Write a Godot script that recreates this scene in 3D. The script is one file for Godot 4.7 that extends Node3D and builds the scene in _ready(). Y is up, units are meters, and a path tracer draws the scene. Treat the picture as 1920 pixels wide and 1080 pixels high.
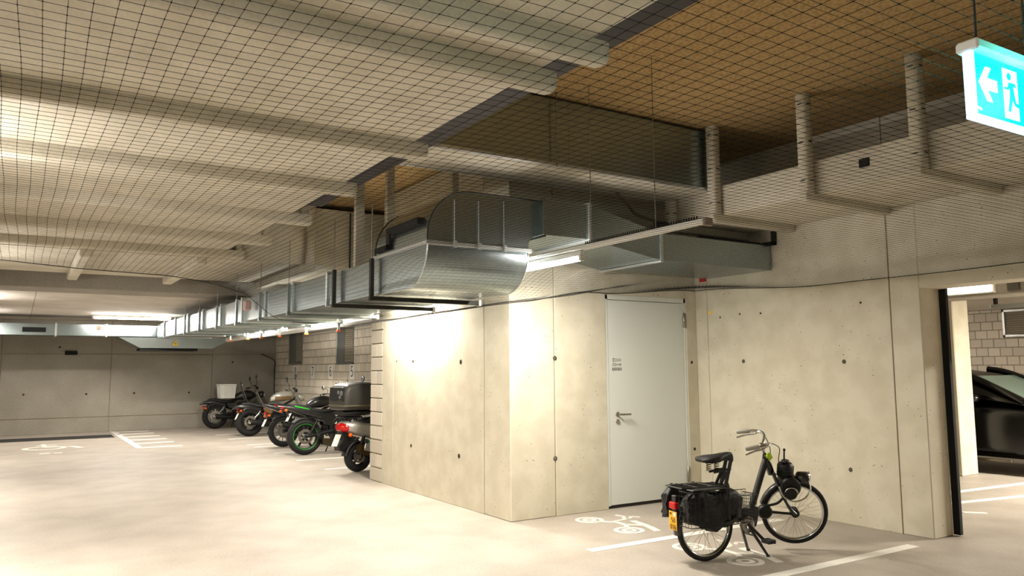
extends Node3D
# An underground garage: concrete walls, clad and galvanised air ducts above a bird net, a moped, parked motorcycles.
# x runs along the cross ducts, -z along the lane, y up, metres.

var M := {}
var taken := {}
const SM := 1
const FL := -1

# ------------------------------------------------------------------ mesh helpers
func mb() -> SurfaceTool:
	var st := SurfaceTool.new()
	st.begin(Mesh.PRIMITIVE_TRIANGLES)
	return st

func tri(st: SurfaceTool, a: Vector3, b: Vector3, c: Vector3, ctr: Vector3, g := FL) -> void:
	var n := (a - c).cross(a - b)
	st.set_smooth_group(g)
	if n.dot((a + b + c) / 3.0 - ctr) < 0.0:
		st.add_vertex(a); st.add_vertex(c); st.add_vertex(b)
	else:
		st.add_vertex(a); st.add_vertex(b); st.add_vertex(c)

func quad(st: SurfaceTool, a: Vector3, b: Vector3, c: Vector3, d: Vector3, ctr: Vector3, g := FL) -> void:
	tri(st, a, b, c, ctr, g)
	tri(st, a, c, d, ctr, g)

# a box with chamfered edges
func box(st: SurfaceTool, c: Vector3, s: Vector3, bev := 0.0, bs := Basis.IDENTITY) -> void:
	var h := s * 0.5
	if bev <= 0.0:
		for ax in 3:
			for sg in [-1.0, 1.0]:
				var u := (ax + 1) % 3
				var v := (ax + 2) % 3
				var p := []
				for k in [[-1, -1], [1, -1], [1, 1], [-1, 1]]:
					var q := Vector3.ZERO
					q[ax] = sg * h[ax]; q[u] = k[0] * h[u]; q[v] = k[1] * h[v]
					p.append(c + bs * q)
				quad(st, p[0], p[1], p[2], p[3], c)
		return
	bev = minf(bev, 0.49 * minf(s.x, minf(s.y, s.z)))
	var P := {}
	for sx in [-1, 1]:
		for sy in [-1, 1]:
			for sz in [-1, 1]:
				var sgn := Vector3(sx, sy, sz)
				for ax in 3:
					var q := Vector3.ZERO
					for k in 3:
						q[k] = sgn[k] * (h[k] if k == ax else h[k] - bev)
					P[[sx, sy, sz, ax]] = c + bs * q
				tri(st, P[[sx, sy, sz, 0]], P[[sx, sy, sz, 1]], P[[sx, sy, sz, 2]], c)
	for ax in 3:
		var u := (ax + 1) % 3
		var v := (ax + 2) % 3
		for sg in [-1, 1]:
			var p := []
			for k in [[-1, -1], [1, -1], [1, 1], [-1, 1]]:
				var key := [0, 0, 0, ax]
				key[ax] = sg; key[u] = k[0]; key[v] = k[1]
				p.append(P[key])
			quad(st, p[0], p[1], p[2], p[3], c)
		for k in [[-1, -1], [1, -1], [1, 1], [-1, 1]]:
			var e := []
			for sg in [-1, 1]:
				for w in [u, v]:
					var key := [0, 0, 0, w]
					key[ax] = sg; key[u] = k[0]; key[v] = k[1]
					e.append(P[key])
			quad(st, e[0], e[1], e[3], e[2], c)

# box by its two corners
func bx(st: SurfaceTool, a: Vector3, b: Vector3, bev := 0.0) -> void:
	box(st, (a + b) * 0.5, (b - a).abs(), bev)

# a box along a line
func bar(st: SurfaceTool, a: Vector3, b: Vector3, w: float, t: float, up := Vector3.UP, bev := 0.0) -> void:
	var x := (b - a).normalized()
	var z := x.cross(up).normalized()
	var y := z.cross(x)
	box(st, (a + b) * 0.5, Vector3((b - a).length(), t, w), bev, Basis(x, y, z))

func tube(st: SurfaceTool, pts: Array, r, seg := 10, cap := true) -> void:
	var n := pts.size()
	var t0: Vector3 = (pts[1] - pts[0]).normalized()
	var u := t0.cross(Vector3(0.31, 0.87, 0.39)).normalized()
	var rings := []
	for i in n:
		var a: Vector3 = pts[maxi(i - 1, 0)]
		var b: Vector3 = pts[mini(i + 1, n - 1)]
		var t := (b - a).normalized()
		u = (u - t * u.dot(t)).normalized()
		var v := t.cross(u)
		var rad: float = r[i] if r is Array else r
		var ring := []
		for k in seg:
			var an := TAU * k / seg
			ring.append(pts[i] + (u * cos(an) + v * sin(an)) * rad)
		rings.append(ring)
	loft(st, rings, cap, pts)

# skin over rings of equal size
func loft(st: SurfaceTool, rings: Array, cap := true, mids: Array = [], g := SM) -> void:
	var n := rings.size()
	var seg: int = rings[0].size()
	var cs := []
	for i in n:
		if mids.size() == n:
			cs.append(mids[i])
		else:
			var s := Vector3.ZERO
			for p in rings[i]: s += p
			cs.append(s / seg)
	for i in n - 1:
		var ctr: Vector3 = (cs[i] + cs[i + 1]) * 0.5
		for k in seg:
			var l := (k + 1) % seg
			quad(st, rings[i][k], rings[i][l], rings[i + 1][l], rings[i + 1][k], ctr, g)
	if cap:
		for e in [[0, 1], [n - 1, n - 2]]:
			var c: Vector3 = cs[e[0]]
			var inner: Vector3 = cs[e[1]]
			for k in seg:
				tri(st, c, rings[e[0]][k], rings[e[0]][(k + 1) % seg], inner, FL)

# profile of Vector2(radius, height) turned round the local y axis of xf
func lathe(st: SurfaceTool, prof: Array, seg: int, xf: Transform3D, closed := false, g := SM) -> void:
	var n := prof.size()
	var cm := Vector2.ZERO
	for p in prof: cm += p
	cm /= n
	for i in (n if closed else n - 1):
		var a: Vector2 = prof[i]
		var b: Vector2 = prof[(i + 1) % n]
		for k in seg:
			var p := []
			for w in [[a, k], [b, k], [b, k + 1], [a, k + 1]]:
				var an: float = TAU * w[1] / seg
				p.append(xf * Vector3(w[0].x * cos(an), w[0].y, w[0].x * sin(an)))
			var am := TAU * (k + 0.5) / seg
			var ctr: Vector3
			if closed:
				ctr = xf * Vector3(cm.x * cos(am), cm.y, cm.x * sin(am))
			else:
				ctr = xf * Vector3(0, cm.y, 0)
			if a.x < 1e-6:
				tri(st, p[0], p[1], p[2], ctr, g)
			elif b.x < 1e-6:
				tri(st, p[0], p[1], p[3], ctr, g)
			else:
				quad(st, p[0], p[1], p[2], p[3], ctr, g)

func cyl(st: SurfaceTool, a: Vector3, b: Vector3, r: float, seg := 16, bev := 0.0) -> void:
	var y := (b - a).normalized()
	var x := y.cross(Vector3(0.31, 0.47, 0.83)).normalized()
	var xf := Transform3D(Basis(x, y, x.cross(y)), a)
	var h := (b - a).length()
	var pr := [Vector2(r, 0), Vector2(r, h)]
	if bev > 0.0:
		pr = [Vector2(r - bev, 0), Vector2(r, bev), Vector2(r, h - bev), Vector2(r - bev, h)]
	lathe(st, pr, seg, xf)
	lathe(st, [Vector2(0, 0), pr[0]], seg, xf, false, FL)
	lathe(st, [pr[-1], Vector2(0, h)], seg, xf, false, FL)

func ell(st: SurfaceTool, c: Vector3, r: Vector3, bs := Basis.IDENTITY, seg := 16, rows := 10) -> void:
	var pr := []
	for i in rows + 1:
		var a := -PI / 2 + PI * i / rows
		pr.append(Vector2(absf(cos(a)) if i > 0 and i < rows else 0.0, sin(a)))
	lathe(st, pr, seg, Transform3D(bs * Basis.from_scale(r), c))

# polygon in local xy, as thick as d along local z, edges rounded by bev
func slab(st: SurfaceTool, poly: Array, d: float, xf := Transform3D.IDENTITY, bev := 0.0, g := FL) -> void:
	var pv := PackedVector2Array(poly)
	if Geometry2D.is_polygon_clockwise(pv): pv.reverse()
	var n := pv.size()
	var ins := PackedVector2Array()
	for i in n:
		var e0 := (pv[i] - pv[(i + n - 1) % n]).normalized()
		var e1 := (pv[(i + 1) % n] - pv[i]).normalized()
		var nn := (Vector2(-e0.y, e0.x) + Vector2(-e1.y, e1.x)).normalized()
		ins.append(pv[i] + nn * bev)
	var idx := Geometry2D.triangulate_polygon(ins)
	var h := d * 0.5
	for sg in [-1.0, 1.0]:
		for k in idx.size() / 3:
			var p := []
			for w in 3:
				var q := ins[idx[k * 3 + w]]
				p.append(xf * Vector3(q.x, q.y, sg * h))
			tri(st, p[0], p[1], p[2], p[0] - xf.basis.z * sg, FL)
	var lay := [[pv, -h + bev], [pv, h - bev]]
	if bev > 0.0: lay = [[ins, -h], [pv, -h + bev], [pv, h - bev], [ins, h]]
	for l in lay.size() - 1:
		for i in n:
			var j := (i + 1) % n
			var out := Vector2(pv[j].y - pv[i].y, pv[i].x - pv[j].x).normalized()
			var m := (pv[i] + pv[j]) * 0.5 - out * 0.02
			quad(st, xf * Vector3(lay[l][0][i].x, lay[l][0][i].y, lay[l][1]), xf * Vector3(lay[l][0][j].x, lay[l][0][j].y, lay[l][1]), xf * Vector3(lay[l + 1][0][j].x, lay[l + 1][0][j].y, lay[l + 1][1]), xf * Vector3(lay[l + 1][0][i].x, lay[l + 1][0][i].y, lay[l + 1][1]), xf * Vector3(m.x, m.y, 0), g)

# a rounded section across x for lofts: half width w, half height h, exponent e
func ring(c: Vector3, w: float, h: float, e := 2.6, seg := 20, bs := Basis.IDENTITY) -> Array:
	var out := []
	for k in seg:
		var a := TAU * k / seg
		var cs := cos(a)
		var sn := sin(a)
		out.append(c + bs * Vector3(0, signf(sn) * pow(absf(sn), 2.0 / e) * h, signf(cs) * pow(absf(cs), 2.0 / e) * w))
	return out

func arc2(c: Vector2, r: float, a0: float, a1: float, n: int) -> Array:
	var out := []
	for i in n + 1:
		var a := deg_to_rad(lerpf(a0, a1, float(i) / n))
		out.append(c + Vector2(cos(a), sin(a)) * r)
	return out

func smooth_path(pts: Array, n := 6) -> Array:
	var out := []
	for i in pts.size() - 1:
		var p0: Vector3 = pts[maxi(i - 1, 0)]
		var p3: Vector3 = pts[mini(i + 2, pts.size() - 1)]
		for k in n:
			out.append(pts[i].cubic_interpolate(pts[i + 1], p0, p3, float(k) / n))
	out.append(pts[-1])
	return out

func mesh_of(st: SurfaceTool) -> ArrayMesh:
	st.generate_normals()
	st.index()
	return st.commit()

# ------------------------------------------------------------------ node helpers
func put(called: String, mesh: Mesh, m: Material, parent: Node = self) -> MeshInstance3D:
	var o := MeshInstance3D.new()
	o.name = numbered(called) if parent == self else called
	o.mesh = mesh
	o.material_override = m
	o.cast_shadow = GeometryInstance3D.SHADOW_CASTING_SETTING_ON
	parent.add_child(o, true)
	return o

func obj(called: String, st: SurfaceTool, m: Material, parent: Node = self) -> MeshInstance3D:
	return put(called, mesh_of(st), m, parent)

func numbered(called: String) -> String:
	taken[called] = taken.get(called, -1) + 1
	return called if taken[called] == 0 else "%s_%03d" % [called, taken[called]]

func tag(o: Node, label: String, category: String, group := "") -> Node:
	o.set_meta("label", label)
	o.set_meta("category", category)
	if group != "": o.set_meta("group", group)
	return o

func thing(called: String, label: String, category: String, at := Vector3.ZERO, turn := 0.0, group := "") -> Node3D:
	var o := Node3D.new()
	o.name = numbered(called)
	add_child(o)
	o.position = at
	o.rotation.y = turn
	tag(o, label, category, group)
	return o

func setting(called: String, label: String, category: String) -> Node3D:
	var o := Node3D.new()
	o.name = numbered(called)
	add_child(o)
	o.set_meta("kind", "structure")
	tag(o, label, category)
	return o

func text_on(s: String, size: float, m: Material, parent: Node, xf: Transform3D, called := "lettering") -> void:
	var t := TextMesh.new()
	var f := SystemFont.new()
	f.font_names = PackedStringArray(["Droid Sans"])
	t.font = f
	t.text = s
	t.font_size = 32
	t.pixel_size = size / 32.0
	t.depth = 0.002
	var o := put(called, t, m, parent)
	o.transform = xf

# ------------------------------------------------------------------ materials
func mat(c: Color, rough := 0.7, metal := 0.0) -> StandardMaterial3D:
	var m := StandardMaterial3D.new()
	m.albedo_color = c
	m.roughness = rough
	m.metallic = metal
	return m

func noise_tex(freq: float, seed_: int, ramp: Array, size := 512, type := FastNoiseLite.TYPE_SIMPLEX_SMOOTH, oct := 5, nm := false) -> NoiseTexture2D:
	var n := FastNoiseLite.new()
	n.noise_type = type
	n.seed = seed_
	n.frequency = freq
	n.fractal_octaves = oct
	if type == FastNoiseLite.TYPE_CELLULAR: n.cellular_return_type = FastNoiseLite.RETURN_DISTANCE
	var t := NoiseTexture2D.new()
	t.width = size
	t.height = size
	t.seamless = true
	t.noise = n
	if nm:
		t.as_normal_map = true
		t.bump_strength = 2.0
	elif ramp.size():
		var g := Gradient.new()
		var offs := PackedFloat32Array()
		var cols := PackedColorArray()
		for r in ramp:
			offs.append(r[0]); cols.append(r[1])
		g.offsets = offs
		g.colors = cols
		t.color_ramp = g
	return t

# world-mapped surface: coarse pattern in colour, fine one multiplied over it
func grain(m: StandardMaterial3D, tex: Texture2D, scale: float, detail: Texture2D = null, dscale := 1.0) -> StandardMaterial3D:
	m.albedo_texture = tex
	m.uv1_triplanar = true
	m.uv1_world_triplanar = true
	m.uv1_scale = Vector3.ONE * scale
	m.uv1_triplanar_sharpness = 8.0
	if detail:
		m.detail_enabled = true
		m.detail_albedo = detail
		m.detail_blend_mode = BaseMaterial3D.BLEND_MODE_MUL
		m.detail_uv_layer = BaseMaterial3D.DETAIL_UV_2
		m.uv2_triplanar = true
		m.uv2_world_triplanar = true
		m.uv2_scale = Vector3.ONE * dscale
		m.uv2_triplanar_sharpness = 8.0
	return m

func grey(v: float) -> Color:
	return Color(v, v, v)

# air pits left in cast concrete: small dark holes in loose clusters
func pit_texture() -> ImageTexture:
	var rng := RandomNumberGenerator.new()
	rng.seed = 91
	var im := Image.create(1024, 1024, false, Image.FORMAT_RGB8)
	im.fill(Color.WHITE)
	for c in 34:
		var cx := rng.randf() * 1024.0
		var cy := rng.randf() * 1024.0
		for k in rng.randi_range(1, 8):
			var x := int(cx + rng.randfn(0, 45))
			var y := int(cy + rng.randfn(0, 70))
			var r := rng.randf_range(0.8, 2.6)
			var sq := rng.randf_range(0.6, 1.8)
			var t := rng.randf_range(0.34, 0.62)
			for dy in range(-5, 6):
				for dx in range(-5, 6):
					if Vector2(dx * sq, dy).length() < r + rng.randf() * 0.7:
						im.set_pixel(posmod(x + dx, 1024), posmod(y + dy, 1024), Color(t, t * 0.93, t * 0.8))
	return ImageTexture.create_from_image(im)

func materials() -> void:
	var W := Color(1, 1, 1)
	var pits := pit_texture()
	var mottle := noise_tex(0.006, 3, [[0.0, Color(0.93, 0.925, 0.905)], [0.45, Color(0.97, 0.967, 0.958)], [0.7, W], [1.0, W]], 1024)
	var fine := noise_tex(0.05, 8, [[0.0, grey(0.90)], [0.5, grey(0.97)], [1.0, W]], 512)
	var blotch := noise_tex(0.004, 21, [[0.0, Color(0.91, 0.905, 0.895)], [0.4, Color(0.96, 0.957, 0.95)], [0.75, W]], 1024)
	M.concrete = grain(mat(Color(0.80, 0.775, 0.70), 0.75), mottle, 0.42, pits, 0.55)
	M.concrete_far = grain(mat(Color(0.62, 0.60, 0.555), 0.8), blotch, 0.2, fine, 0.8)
	M.plug = grain(mat(Color(0.50, 0.48, 0.42), 0.85), fine, 4.0)
	M.hole = mat(Color(0.22, 0.2, 0.16), 0.95)
	M.joint = mat(Color(0.54, 0.465, 0.37), 0.9)
	M.floor = grain(mat(Color(0.69, 0.655, 0.615), 0.55), blotch, 0.33, fine, 1.3)
	M.woodwool = grain(mat(Color(0.77, 0.655, 0.46), 0.95), noise_tex(0.03, 5, [[0.0, Color(0.74, 0.70, 0.64)], [0.5, Color(0.93, 0.915, 0.89)], [1.0, W]], 1024, FastNoiseLite.TYPE_SIMPLEX, 4), 0.7, noise_tex(0.12, 6, [[0.0, grey(0.62)], [0.35, grey(0.95)], [1.0, W]], 512), 1.6)
	M.plaster = grain(mat(Color(0.82, 0.79, 0.745), 0.85), blotch, 0.25, fine, 0.9)
	M.clad = grain(mat(Color(0.81, 0.785, 0.715), 0.75), blotch, 0.5, fine, 1.4)
	M.clad_dark = grain(mat(Color(0.24, 0.225, 0.22), 0.8), fine, 0.9)
	M.block = []
	for k in 4:
		var v := 0.775 + 0.02 * k
		M.block.append(grain(mat(Color(v, v * 0.955, v * 0.88), 0.9), fine, 2.2 + 0.3 * k))
	M.mortar = mat(Color(0.52, 0.49, 0.42), 0.95)
	var spangle := noise_tex(0.03, 14, [[0.0, grey(0.91)], [0.5, grey(0.96)], [1.0, W]], 512, FastNoiseLite.TYPE_CELLULAR, 2)
	M.galv = grain(mat(Color(0.66, 0.71, 0.72), 0.27, 0.97), spangle, 1.6)
	M.galv_bright = mat(Color(0.80, 0.82, 0.82), 0.35, 0.85)
	M.steel_dark = mat(Color(0.17, 0.165, 0.15), 0.55, 0.4)
	M.black = mat(Color(0.018, 0.018, 0.018), 0.85)
	M.net = mat(Color(0.055, 0.045, 0.035), 0.8)
	M.rope = mat(Color(0.09, 0.08, 0.07), 0.85)
	M.white = mat(Color(0.88, 0.88, 0.86), 0.45)
	M.door = mat(Color(0.84, 0.855, 0.83), 0.4)
	M.print = mat(Color(0.2, 0.2, 0.18), 0.7)
	M.steel = mat(Color(0.62, 0.60, 0.56), 0.3, 0.9)
	M.paint = grain(mat(Color(0.92, 0.91, 0.88), 0.6), fine, 2.0)
	M.worn_paint = grain(mat(Color(0.93, 0.92, 0.90), 0.7), noise_tex(0.03, 33, [[0.0, Color(0.82, 0.80, 0.77)], [0.35, Color(0.95, 0.94, 0.92)], [1.0, W]], 256), 1.5)
	M.drain = mat(Color(0.16, 0.16, 0.165), 0.6, 0.2)
	M.orange = mat(Color(0.95, 0.40, 0.08), 0.6)
	M.yellow = mat(Color(0.95, 0.76, 0.10), 0.6)
	M.red = mat(Color(0.70, 0.10, 0.10), 0.5)
	M.blackpaint = mat(Color(0.02, 0.02, 0.022), 0.22)
	M.blackpaint.clearcoat_enabled = true
	M.blackpaint.clearcoat = 0.6
	M.blackplastic = mat(Color(0.035, 0.035, 0.035), 0.5)
	M.leather = mat(Color(0.022, 0.021, 0.021), 0.6)
	M.rubber = mat(Color(0.05, 0.05, 0.05), 0.8)
	M.chrome = mat(Color(0.85, 0.85, 0.84), 0.14, 1.0)
	M.alu = mat(Color(0.62, 0.62, 0.6), 0.35, 0.9)
	M.engine = mat(Color(0.06, 0.06, 0.06), 0.5, 0.3)
	M.greypaint = mat(Color(0.62, 0.62, 0.60), 0.3, 0.3)
	M.silver = mat(Color(0.72, 0.71, 0.68), 0.3, 0.5)
	M.tan = mat(Color(0.42, 0.33, 0.22), 0.35, 0.1)
	M.green = mat(Color(0.18, 0.78, 0.16), 0.35)
	M.redlens = mat(Color(0.72, 0.05, 0.03), 0.2)
	M.amber = mat(Color(0.92, 0.36, 0.05), 0.2)
	M.plate = mat(Color(0.88, 0.88, 0.86), 0.4)
	M.plate_yellow = mat(Color(0.93, 0.68, 0.08), 0.4)
	M.mirror = mat(Color(0.75, 0.8, 0.86), 0.06, 1.0)
	M.case = mat(Color(0.24, 0.235, 0.22), 0.45)
	M.case_dark = mat(Color(0.06, 0.06, 0.06), 0.4)
	M.grip = mat(Color(0.63, 0.61, 0.57), 0.6)
	M.lime = mat(Color(0.68, 0.78, 0.10), 0.5)
	M.glass = mat(Color(0.55, 0.66, 0.62, 0.35), 0.05)
	M.glass.transparency = BaseMaterial3D.TRANSPARENCY_ALPHA
	M.screen = mat(Color(0.8, 0.85, 0.9, 0.3), 0.08)
	M.screen.transparency = BaseMaterial3D.TRANSPARENCY_ALPHA
	M.wire = mat(Color(0.05, 0.05, 0.05), 0.5, 0.3)
	M.wire_pale = mat(Color(0.62, 0.62, 0.58), 0.6)

const LAMP := Color(1.0, 0.965, 0.90)

func glow(c: Color, e: float) -> StandardMaterial3D:
	var m := mat(c, 0.4)
	m.emission_enabled = true
	m.emission = c
	m.emission_energy_multiplier = e
	return m

# batten with one fluorescent tube; its light leaves just below the tube
func tube_light(at: Vector3, along_x: bool, length: float, energy: float, label: String, e := 45.0, rod := 0.0) -> Node3D:
	var t := thing("tube_light", label, "light", at, 0.0 if along_x else PI / 2, "fluorescent tube lights")
	var st := mb()
	box(st, Vector3(0, 0.045, 0), Vector3(length, 0.05, 0.045), 0.006)
	obj("batten", st, M.white, t)
	st = mb()
	tube(st, [Vector3(-length * 0.47, 0, 0), Vector3(length * 0.47, 0, 0)], 0.019, 12)
	obj("lamp_tube", st, glow(Color(1.0, 0.975, 0.95), e), t)
	for s in [-1, 1]:
		st = mb()
		box(st, Vector3(s * length * 0.485, 0.005, 0), Vector3(0.035, 0.05, 0.05), 0.004)
		obj("lamp_holder", st, M.white, t)
	if rod > 0.0:
		for s in [-1, 1]:
			st = mb()
			tube(st, [Vector3(s * length * 0.35, 0.07, 0), Vector3(s * length * 0.35, 0.07 + rod, 0)], 0.004, 6)
			obj("suspension_rod", st, M.steel, t)
	var l := AreaLight3D.new()
	l.name = "lamp"
	l.area_size = Vector2(length * 0.94, 0.05)
	l.light_color = LAMP
	l.light_energy = energy
	l.shadow_enabled = true
	l.set("area_range", 40.0)
	l.set("area_attenuation", 2.0)
	t.add_child(l)
	l.position = Vector3(0, -0.026, 0)
	l.rotation.x = -PI / 2
	return t

func _ready() -> void:
	# ---------------- camera
	var cam := Camera3D.new()
	cam.name = "camera"
	cam.fov = 40.62
	cam.near = 0.05
	cam.far = 80.0
	cam.position = Vector3(0, 1.55, 0)
	cam.basis = Basis(Vector3.UP, deg_to_rad(-32.345)) * Basis(Vector3.RIGHT, deg_to_rad(5.97)) * Basis(Vector3.BACK, deg_to_rad(-0.393))
	add_child(cam)
	cam.current = true
	# ---------------- light and exposure
	var we := WorldEnvironment.new()
	we.name = "surroundings"
	var env := Environment.new()
	env.background_mode = Environment.BG_COLOR
	env.background_color = Color(0, 0, 0)
	env.tonemap_mode = Environment.TONE_MAPPER_LINEAR
	env.tonemap_exposure = 2.6
	env.sdfgi_enabled = true
	env.ssao_enabled = true
	env.ssil_enabled = true
	we.environment = env
	add_child(we)
	materials()
	build_lamps()
	build_shell()
	build_markings()
	build_alcove_wall()
	build_right_room()
	build_clad_ducts()
	build_galvanised_ducts()
	build_services()
	build_door()
	build_moped()
	build_motorcycles()
	build_scooter()
	build_small_things()
	build_net()

# ------------------------------------------------------------------ lamps
func build_lamps() -> void:
	var where := ["over the lane behind the viewer", "over the lane beside the viewer", "over the lane before the cross duct", "over the lane below the far cross duct", "over the lane under the smooth low ceiling", "over the lane near the far wall"]
	var k := 0
	for p in [[4.0, 2.62, 2.0, 30.0], [-1.2, 2.62, 3.0, 45.0], [-6.3, 2.72, 10.0, 80.0], [-11.6, 2.62, 4.5, 50.0], [-16.3, 2.70, 3.5, 45.0], [-20.2, 2.70, 1.7, 20.0]]:
		tube_light(Vector3(-0.6, p[1], p[0]), false, 1.5, p[2], "white fluorescent tube light " + where[k], p[3], 0.40 if k == 2 else 0.38 if k == 3 else 0.5 if k < 4 else 0.13)
		k += 1
	tube_light(Vector3(4.1, 2.505, -5.80), false, 0.95, 4.4, "glowing white tube light on the trunking beside the galvanised elbow", 65.0)
	tube_light(Vector3(4.13, 2.505, -9.0), false, 1.5, 4.0, "white tube light tucked between long duct and concrete wall", 45.0)
	tube_light(Vector3(2.24, 2.80, -20.3), true, 1.7, 4.0, "glowing white tube light under the smooth far ceiling", 45.0)
	tube_light(Vector3(4.13, 2.52, -13.0), false, 1.5, 4.0, "white tube light behind the long duct near the scooter", 45.0, 0.4)
	tube_light(Vector3(4.13, 2.52, -17.4), false, 1.5, 4.0, "white tube light behind the long duct near the motorcycles", 45.0, 0.3)
	tube_light(Vector3(12.0, 2.70, -2.2), false, 1.5, 36.0, "white tube light inside the neighbouring parking room", 45.0)
	tube_light(Vector3(14.5, 2.70, -10.4), false, 1.5, 3.0, "white tube light above the black car", 45.0)

# ------------------------------------------------------------------ shell
func panel(parent: Node, a: Vector3, b: Vector3, m: Material, bev := 0.005) -> void:
	var st := mb()
	bx(st, a, b, bev)
	obj("panel", st, m, parent)

# tie-rod cone: a shallow cup let into a ring of grout
func tie(parent: Node, at: Vector3, n: Vector3, r := 0.016, plugged := true) -> void:
	var st := mb()
	var y := n
	var x := y.cross(Vector3(0.3, 0.5, 0.8)).normalized()
	var xf := Transform3D(Basis(x, y, x.cross(y)), at)
	lathe(st, [Vector2(r * 1.25, -0.002), Vector2(r * 1.15, 0.0015), Vector2(r * 0.95, 0.0012), Vector2(r * 0.8, 0.0004), Vector2(0, 0.0004)], 14, xf)
	obj("tie_hole", st, M.plug if plugged else M.hole, parent)

func build_shell() -> void:
	var f := setting("floor", "pale smooth concrete floor of the underground garage", "floor")
	var st := mb()
	bx(st, Vector3(-8, -0.25, -24), Vector3(20, 0, 8))
	obj("slab", st, M.floor, f)
	# --- ceilings
	var c := setting("ceiling", "tan wood-wool board ceiling high above the net", "ceiling")
	var bw := 1.2
	st = mb()
	bx(st, Vector3(-8, 4.02, -14.4), Vector3(7.6, 4.3, 8))
	obj("slab", st, M.woodwool, c)
	for i in 7:
		for j in 10:
			var x0 := -0.9 + i * bw
			var z0 := -8.0 + j * 1.2
			if x0 > 7.0: continue
			st = mb()
			bx(st, Vector3(x0 + 0.002, 4.0, z0 + 0.002), Vector3(minf(x0 + bw, 7.6) - 0.002, 4.019, z0 + 1.2 - 0.002), 0.004)
			obj("board", st, M.woodwool, c)
	var lc := setting("ceiling_rear", "smooth pale low ceiling over the rear of the garage", "ceiling")
	st = mb()
	bx(st, Vector3(-8, 2.9, -24), Vector3(7.6, 4.3, -14.4))
	obj("slab", st, M.plaster, lc)
	for x in [0.2, 3.4]:
		st = mb()
		bx(st, Vector3(x, 2.8985, -23.2), Vector3(x + 0.012, 2.9, -14.9))
		obj("board_mark", st, M.joint, lc)
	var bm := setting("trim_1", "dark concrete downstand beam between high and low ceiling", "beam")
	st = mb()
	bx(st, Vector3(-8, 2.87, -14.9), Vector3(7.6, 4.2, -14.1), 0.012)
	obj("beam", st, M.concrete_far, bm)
	# --- wall beside the lane (faces -x)
	var wa := setting("wall_lane", "pale cast concrete wall with pits, running along the lane", "wall")
	var XA := 4.33
	var XB := 4.62
	for r in [[-10.25, -9.866], [-9.866, -7.43]]:
		panel(wa, Vector3(XA, 0, r[0] + 0.004), Vector3(XB, 4.0, r[1] - 0.004), M.concrete)
	st = mb()
	bx(st, Vector3(XA + 0.012, 0, -10.25), Vector3(XB - 0.01, 3.99, -7.0))
	obj("joint_filler", st, M.joint, wa)
	for p in [[1.668, -9.763, 0.5], [1.662, -9.245, 1], [1.638, -7.955, 1.5], [0.583, -9.291, 1.1], [0.565, -7.998, 1.4]]:
		tie(wa, Vector3(XA, p[0], p[1]), Vector3.LEFT, 0.014 * p[2] + 0.004, false)
	# --- wall with the door (faces +z)
	var wb := setting("wall_door", "pale pitted concrete wall around the white steel door", "wall")
	var ZB := -6.887
	var D0 := 5.615
	var D1 := 6.875
	panel(wb, Vector3(XA, 0, -7.43 + 0.004), Vector3(4.90 - 0.004, 4.0, ZB), M.concrete, 0.009)
	panel(wb, Vector3(4.90 + 0.004, 0, ZB - 0.27), Vector3(D0, 4.0, ZB), M.concrete)
	panel(wb, Vector3(D0, 2.395, ZB - 0.27), Vector3(D1, 4.0, ZB), M.concrete, 0.0)
	panel(wb, Vector3(D1, 0, ZB - 0.27), Vector3(7.05, 4.0, ZB), M.concrete)
	st = mb()
	bx(st, Vector3(4.6, 0, ZB - 0.25), Vector3(D0 - 0.02, 3.99, ZB - 0.012))
	obj("joint_filler", st, M.joint, wb)
	for p in [[4.905, 1.664], [4.893, 0.599]]:
		tie(wb, Vector3(p[0], p[1], ZB), Vector3.BACK, 0.024)
	tie(wb, Vector3(6.95, 1.62, ZB), Vector3.BACK, 0.016, false)
	tie(wb, Vector3(6.955, 0.58, ZB), Vector3.BACK, 0.016, false)
	# --- wall behind the moped (faces -x)
	var wc := setting("wall_moped", "pale concrete wall behind the moped, open beside it", "wall")
	var XC := 7.05
	var XD := 7.37
	panel(wc, Vector3(XC, 0, ZB - 0.27), Vector3(XD, 4.0, -6.705), M.concrete, 0.003)
	panel(wc, Vector3(XC, 0, -6.70), Vector3(XD, 4.0, -4.353 - 0.004), M.concrete, 0.003)
	panel(wc, Vector3(XC, 0, -4.353 + 0.004), Vector3(XD, 4.0, -4.055), M.concrete, 0.008)
	panel(wc, Vector3(XC, 2.28, -4.055), Vector3(XD, 4.0, 0.4), M.concrete, 0.0)
	panel(wc, Vector3(XC, 0, 0.4), Vector3(XD, 4.0, 8.0), M.concrete, 0.008)
	st = mb()
	bx(st, Vector3(XC + 0.012, 0, ZB - 0.2), Vector3(XD - 0.012, 3.99, -4.1))
	obj("joint_filler", st, M.joint, wc)
	for p in [[1.624, -6.171, 1], [1.605, -4.877, 1], [0.534, -4.865, 1], [2.186, -4.66, 0], [2.16, -5.9, 0], [2.17, -6.2, 0], [2.15, -6.5, 0]]:
		tie(wc, Vector3(XC, p[0], p[1]), Vector3.LEFT, 0.020 if p[2] else 0.010, p[2] == 1)
	st = mb()
	bx(st, Vector3(XD, 0.01, -4.06), Vector3(XD + 0.05, 2.29, -3.995), 0.004)
	var tr := obj("trim_2", st, M.black)
	tr.set_meta("kind", "structure")
	tag(tr, "black rubber gate edge in the concrete opening", "trim")
	# --- far wall (faces +z)
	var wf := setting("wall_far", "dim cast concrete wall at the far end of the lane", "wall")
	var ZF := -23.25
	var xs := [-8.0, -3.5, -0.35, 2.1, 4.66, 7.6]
	var ys := [0.0, 0.385, 2.03, 2.9]
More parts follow.
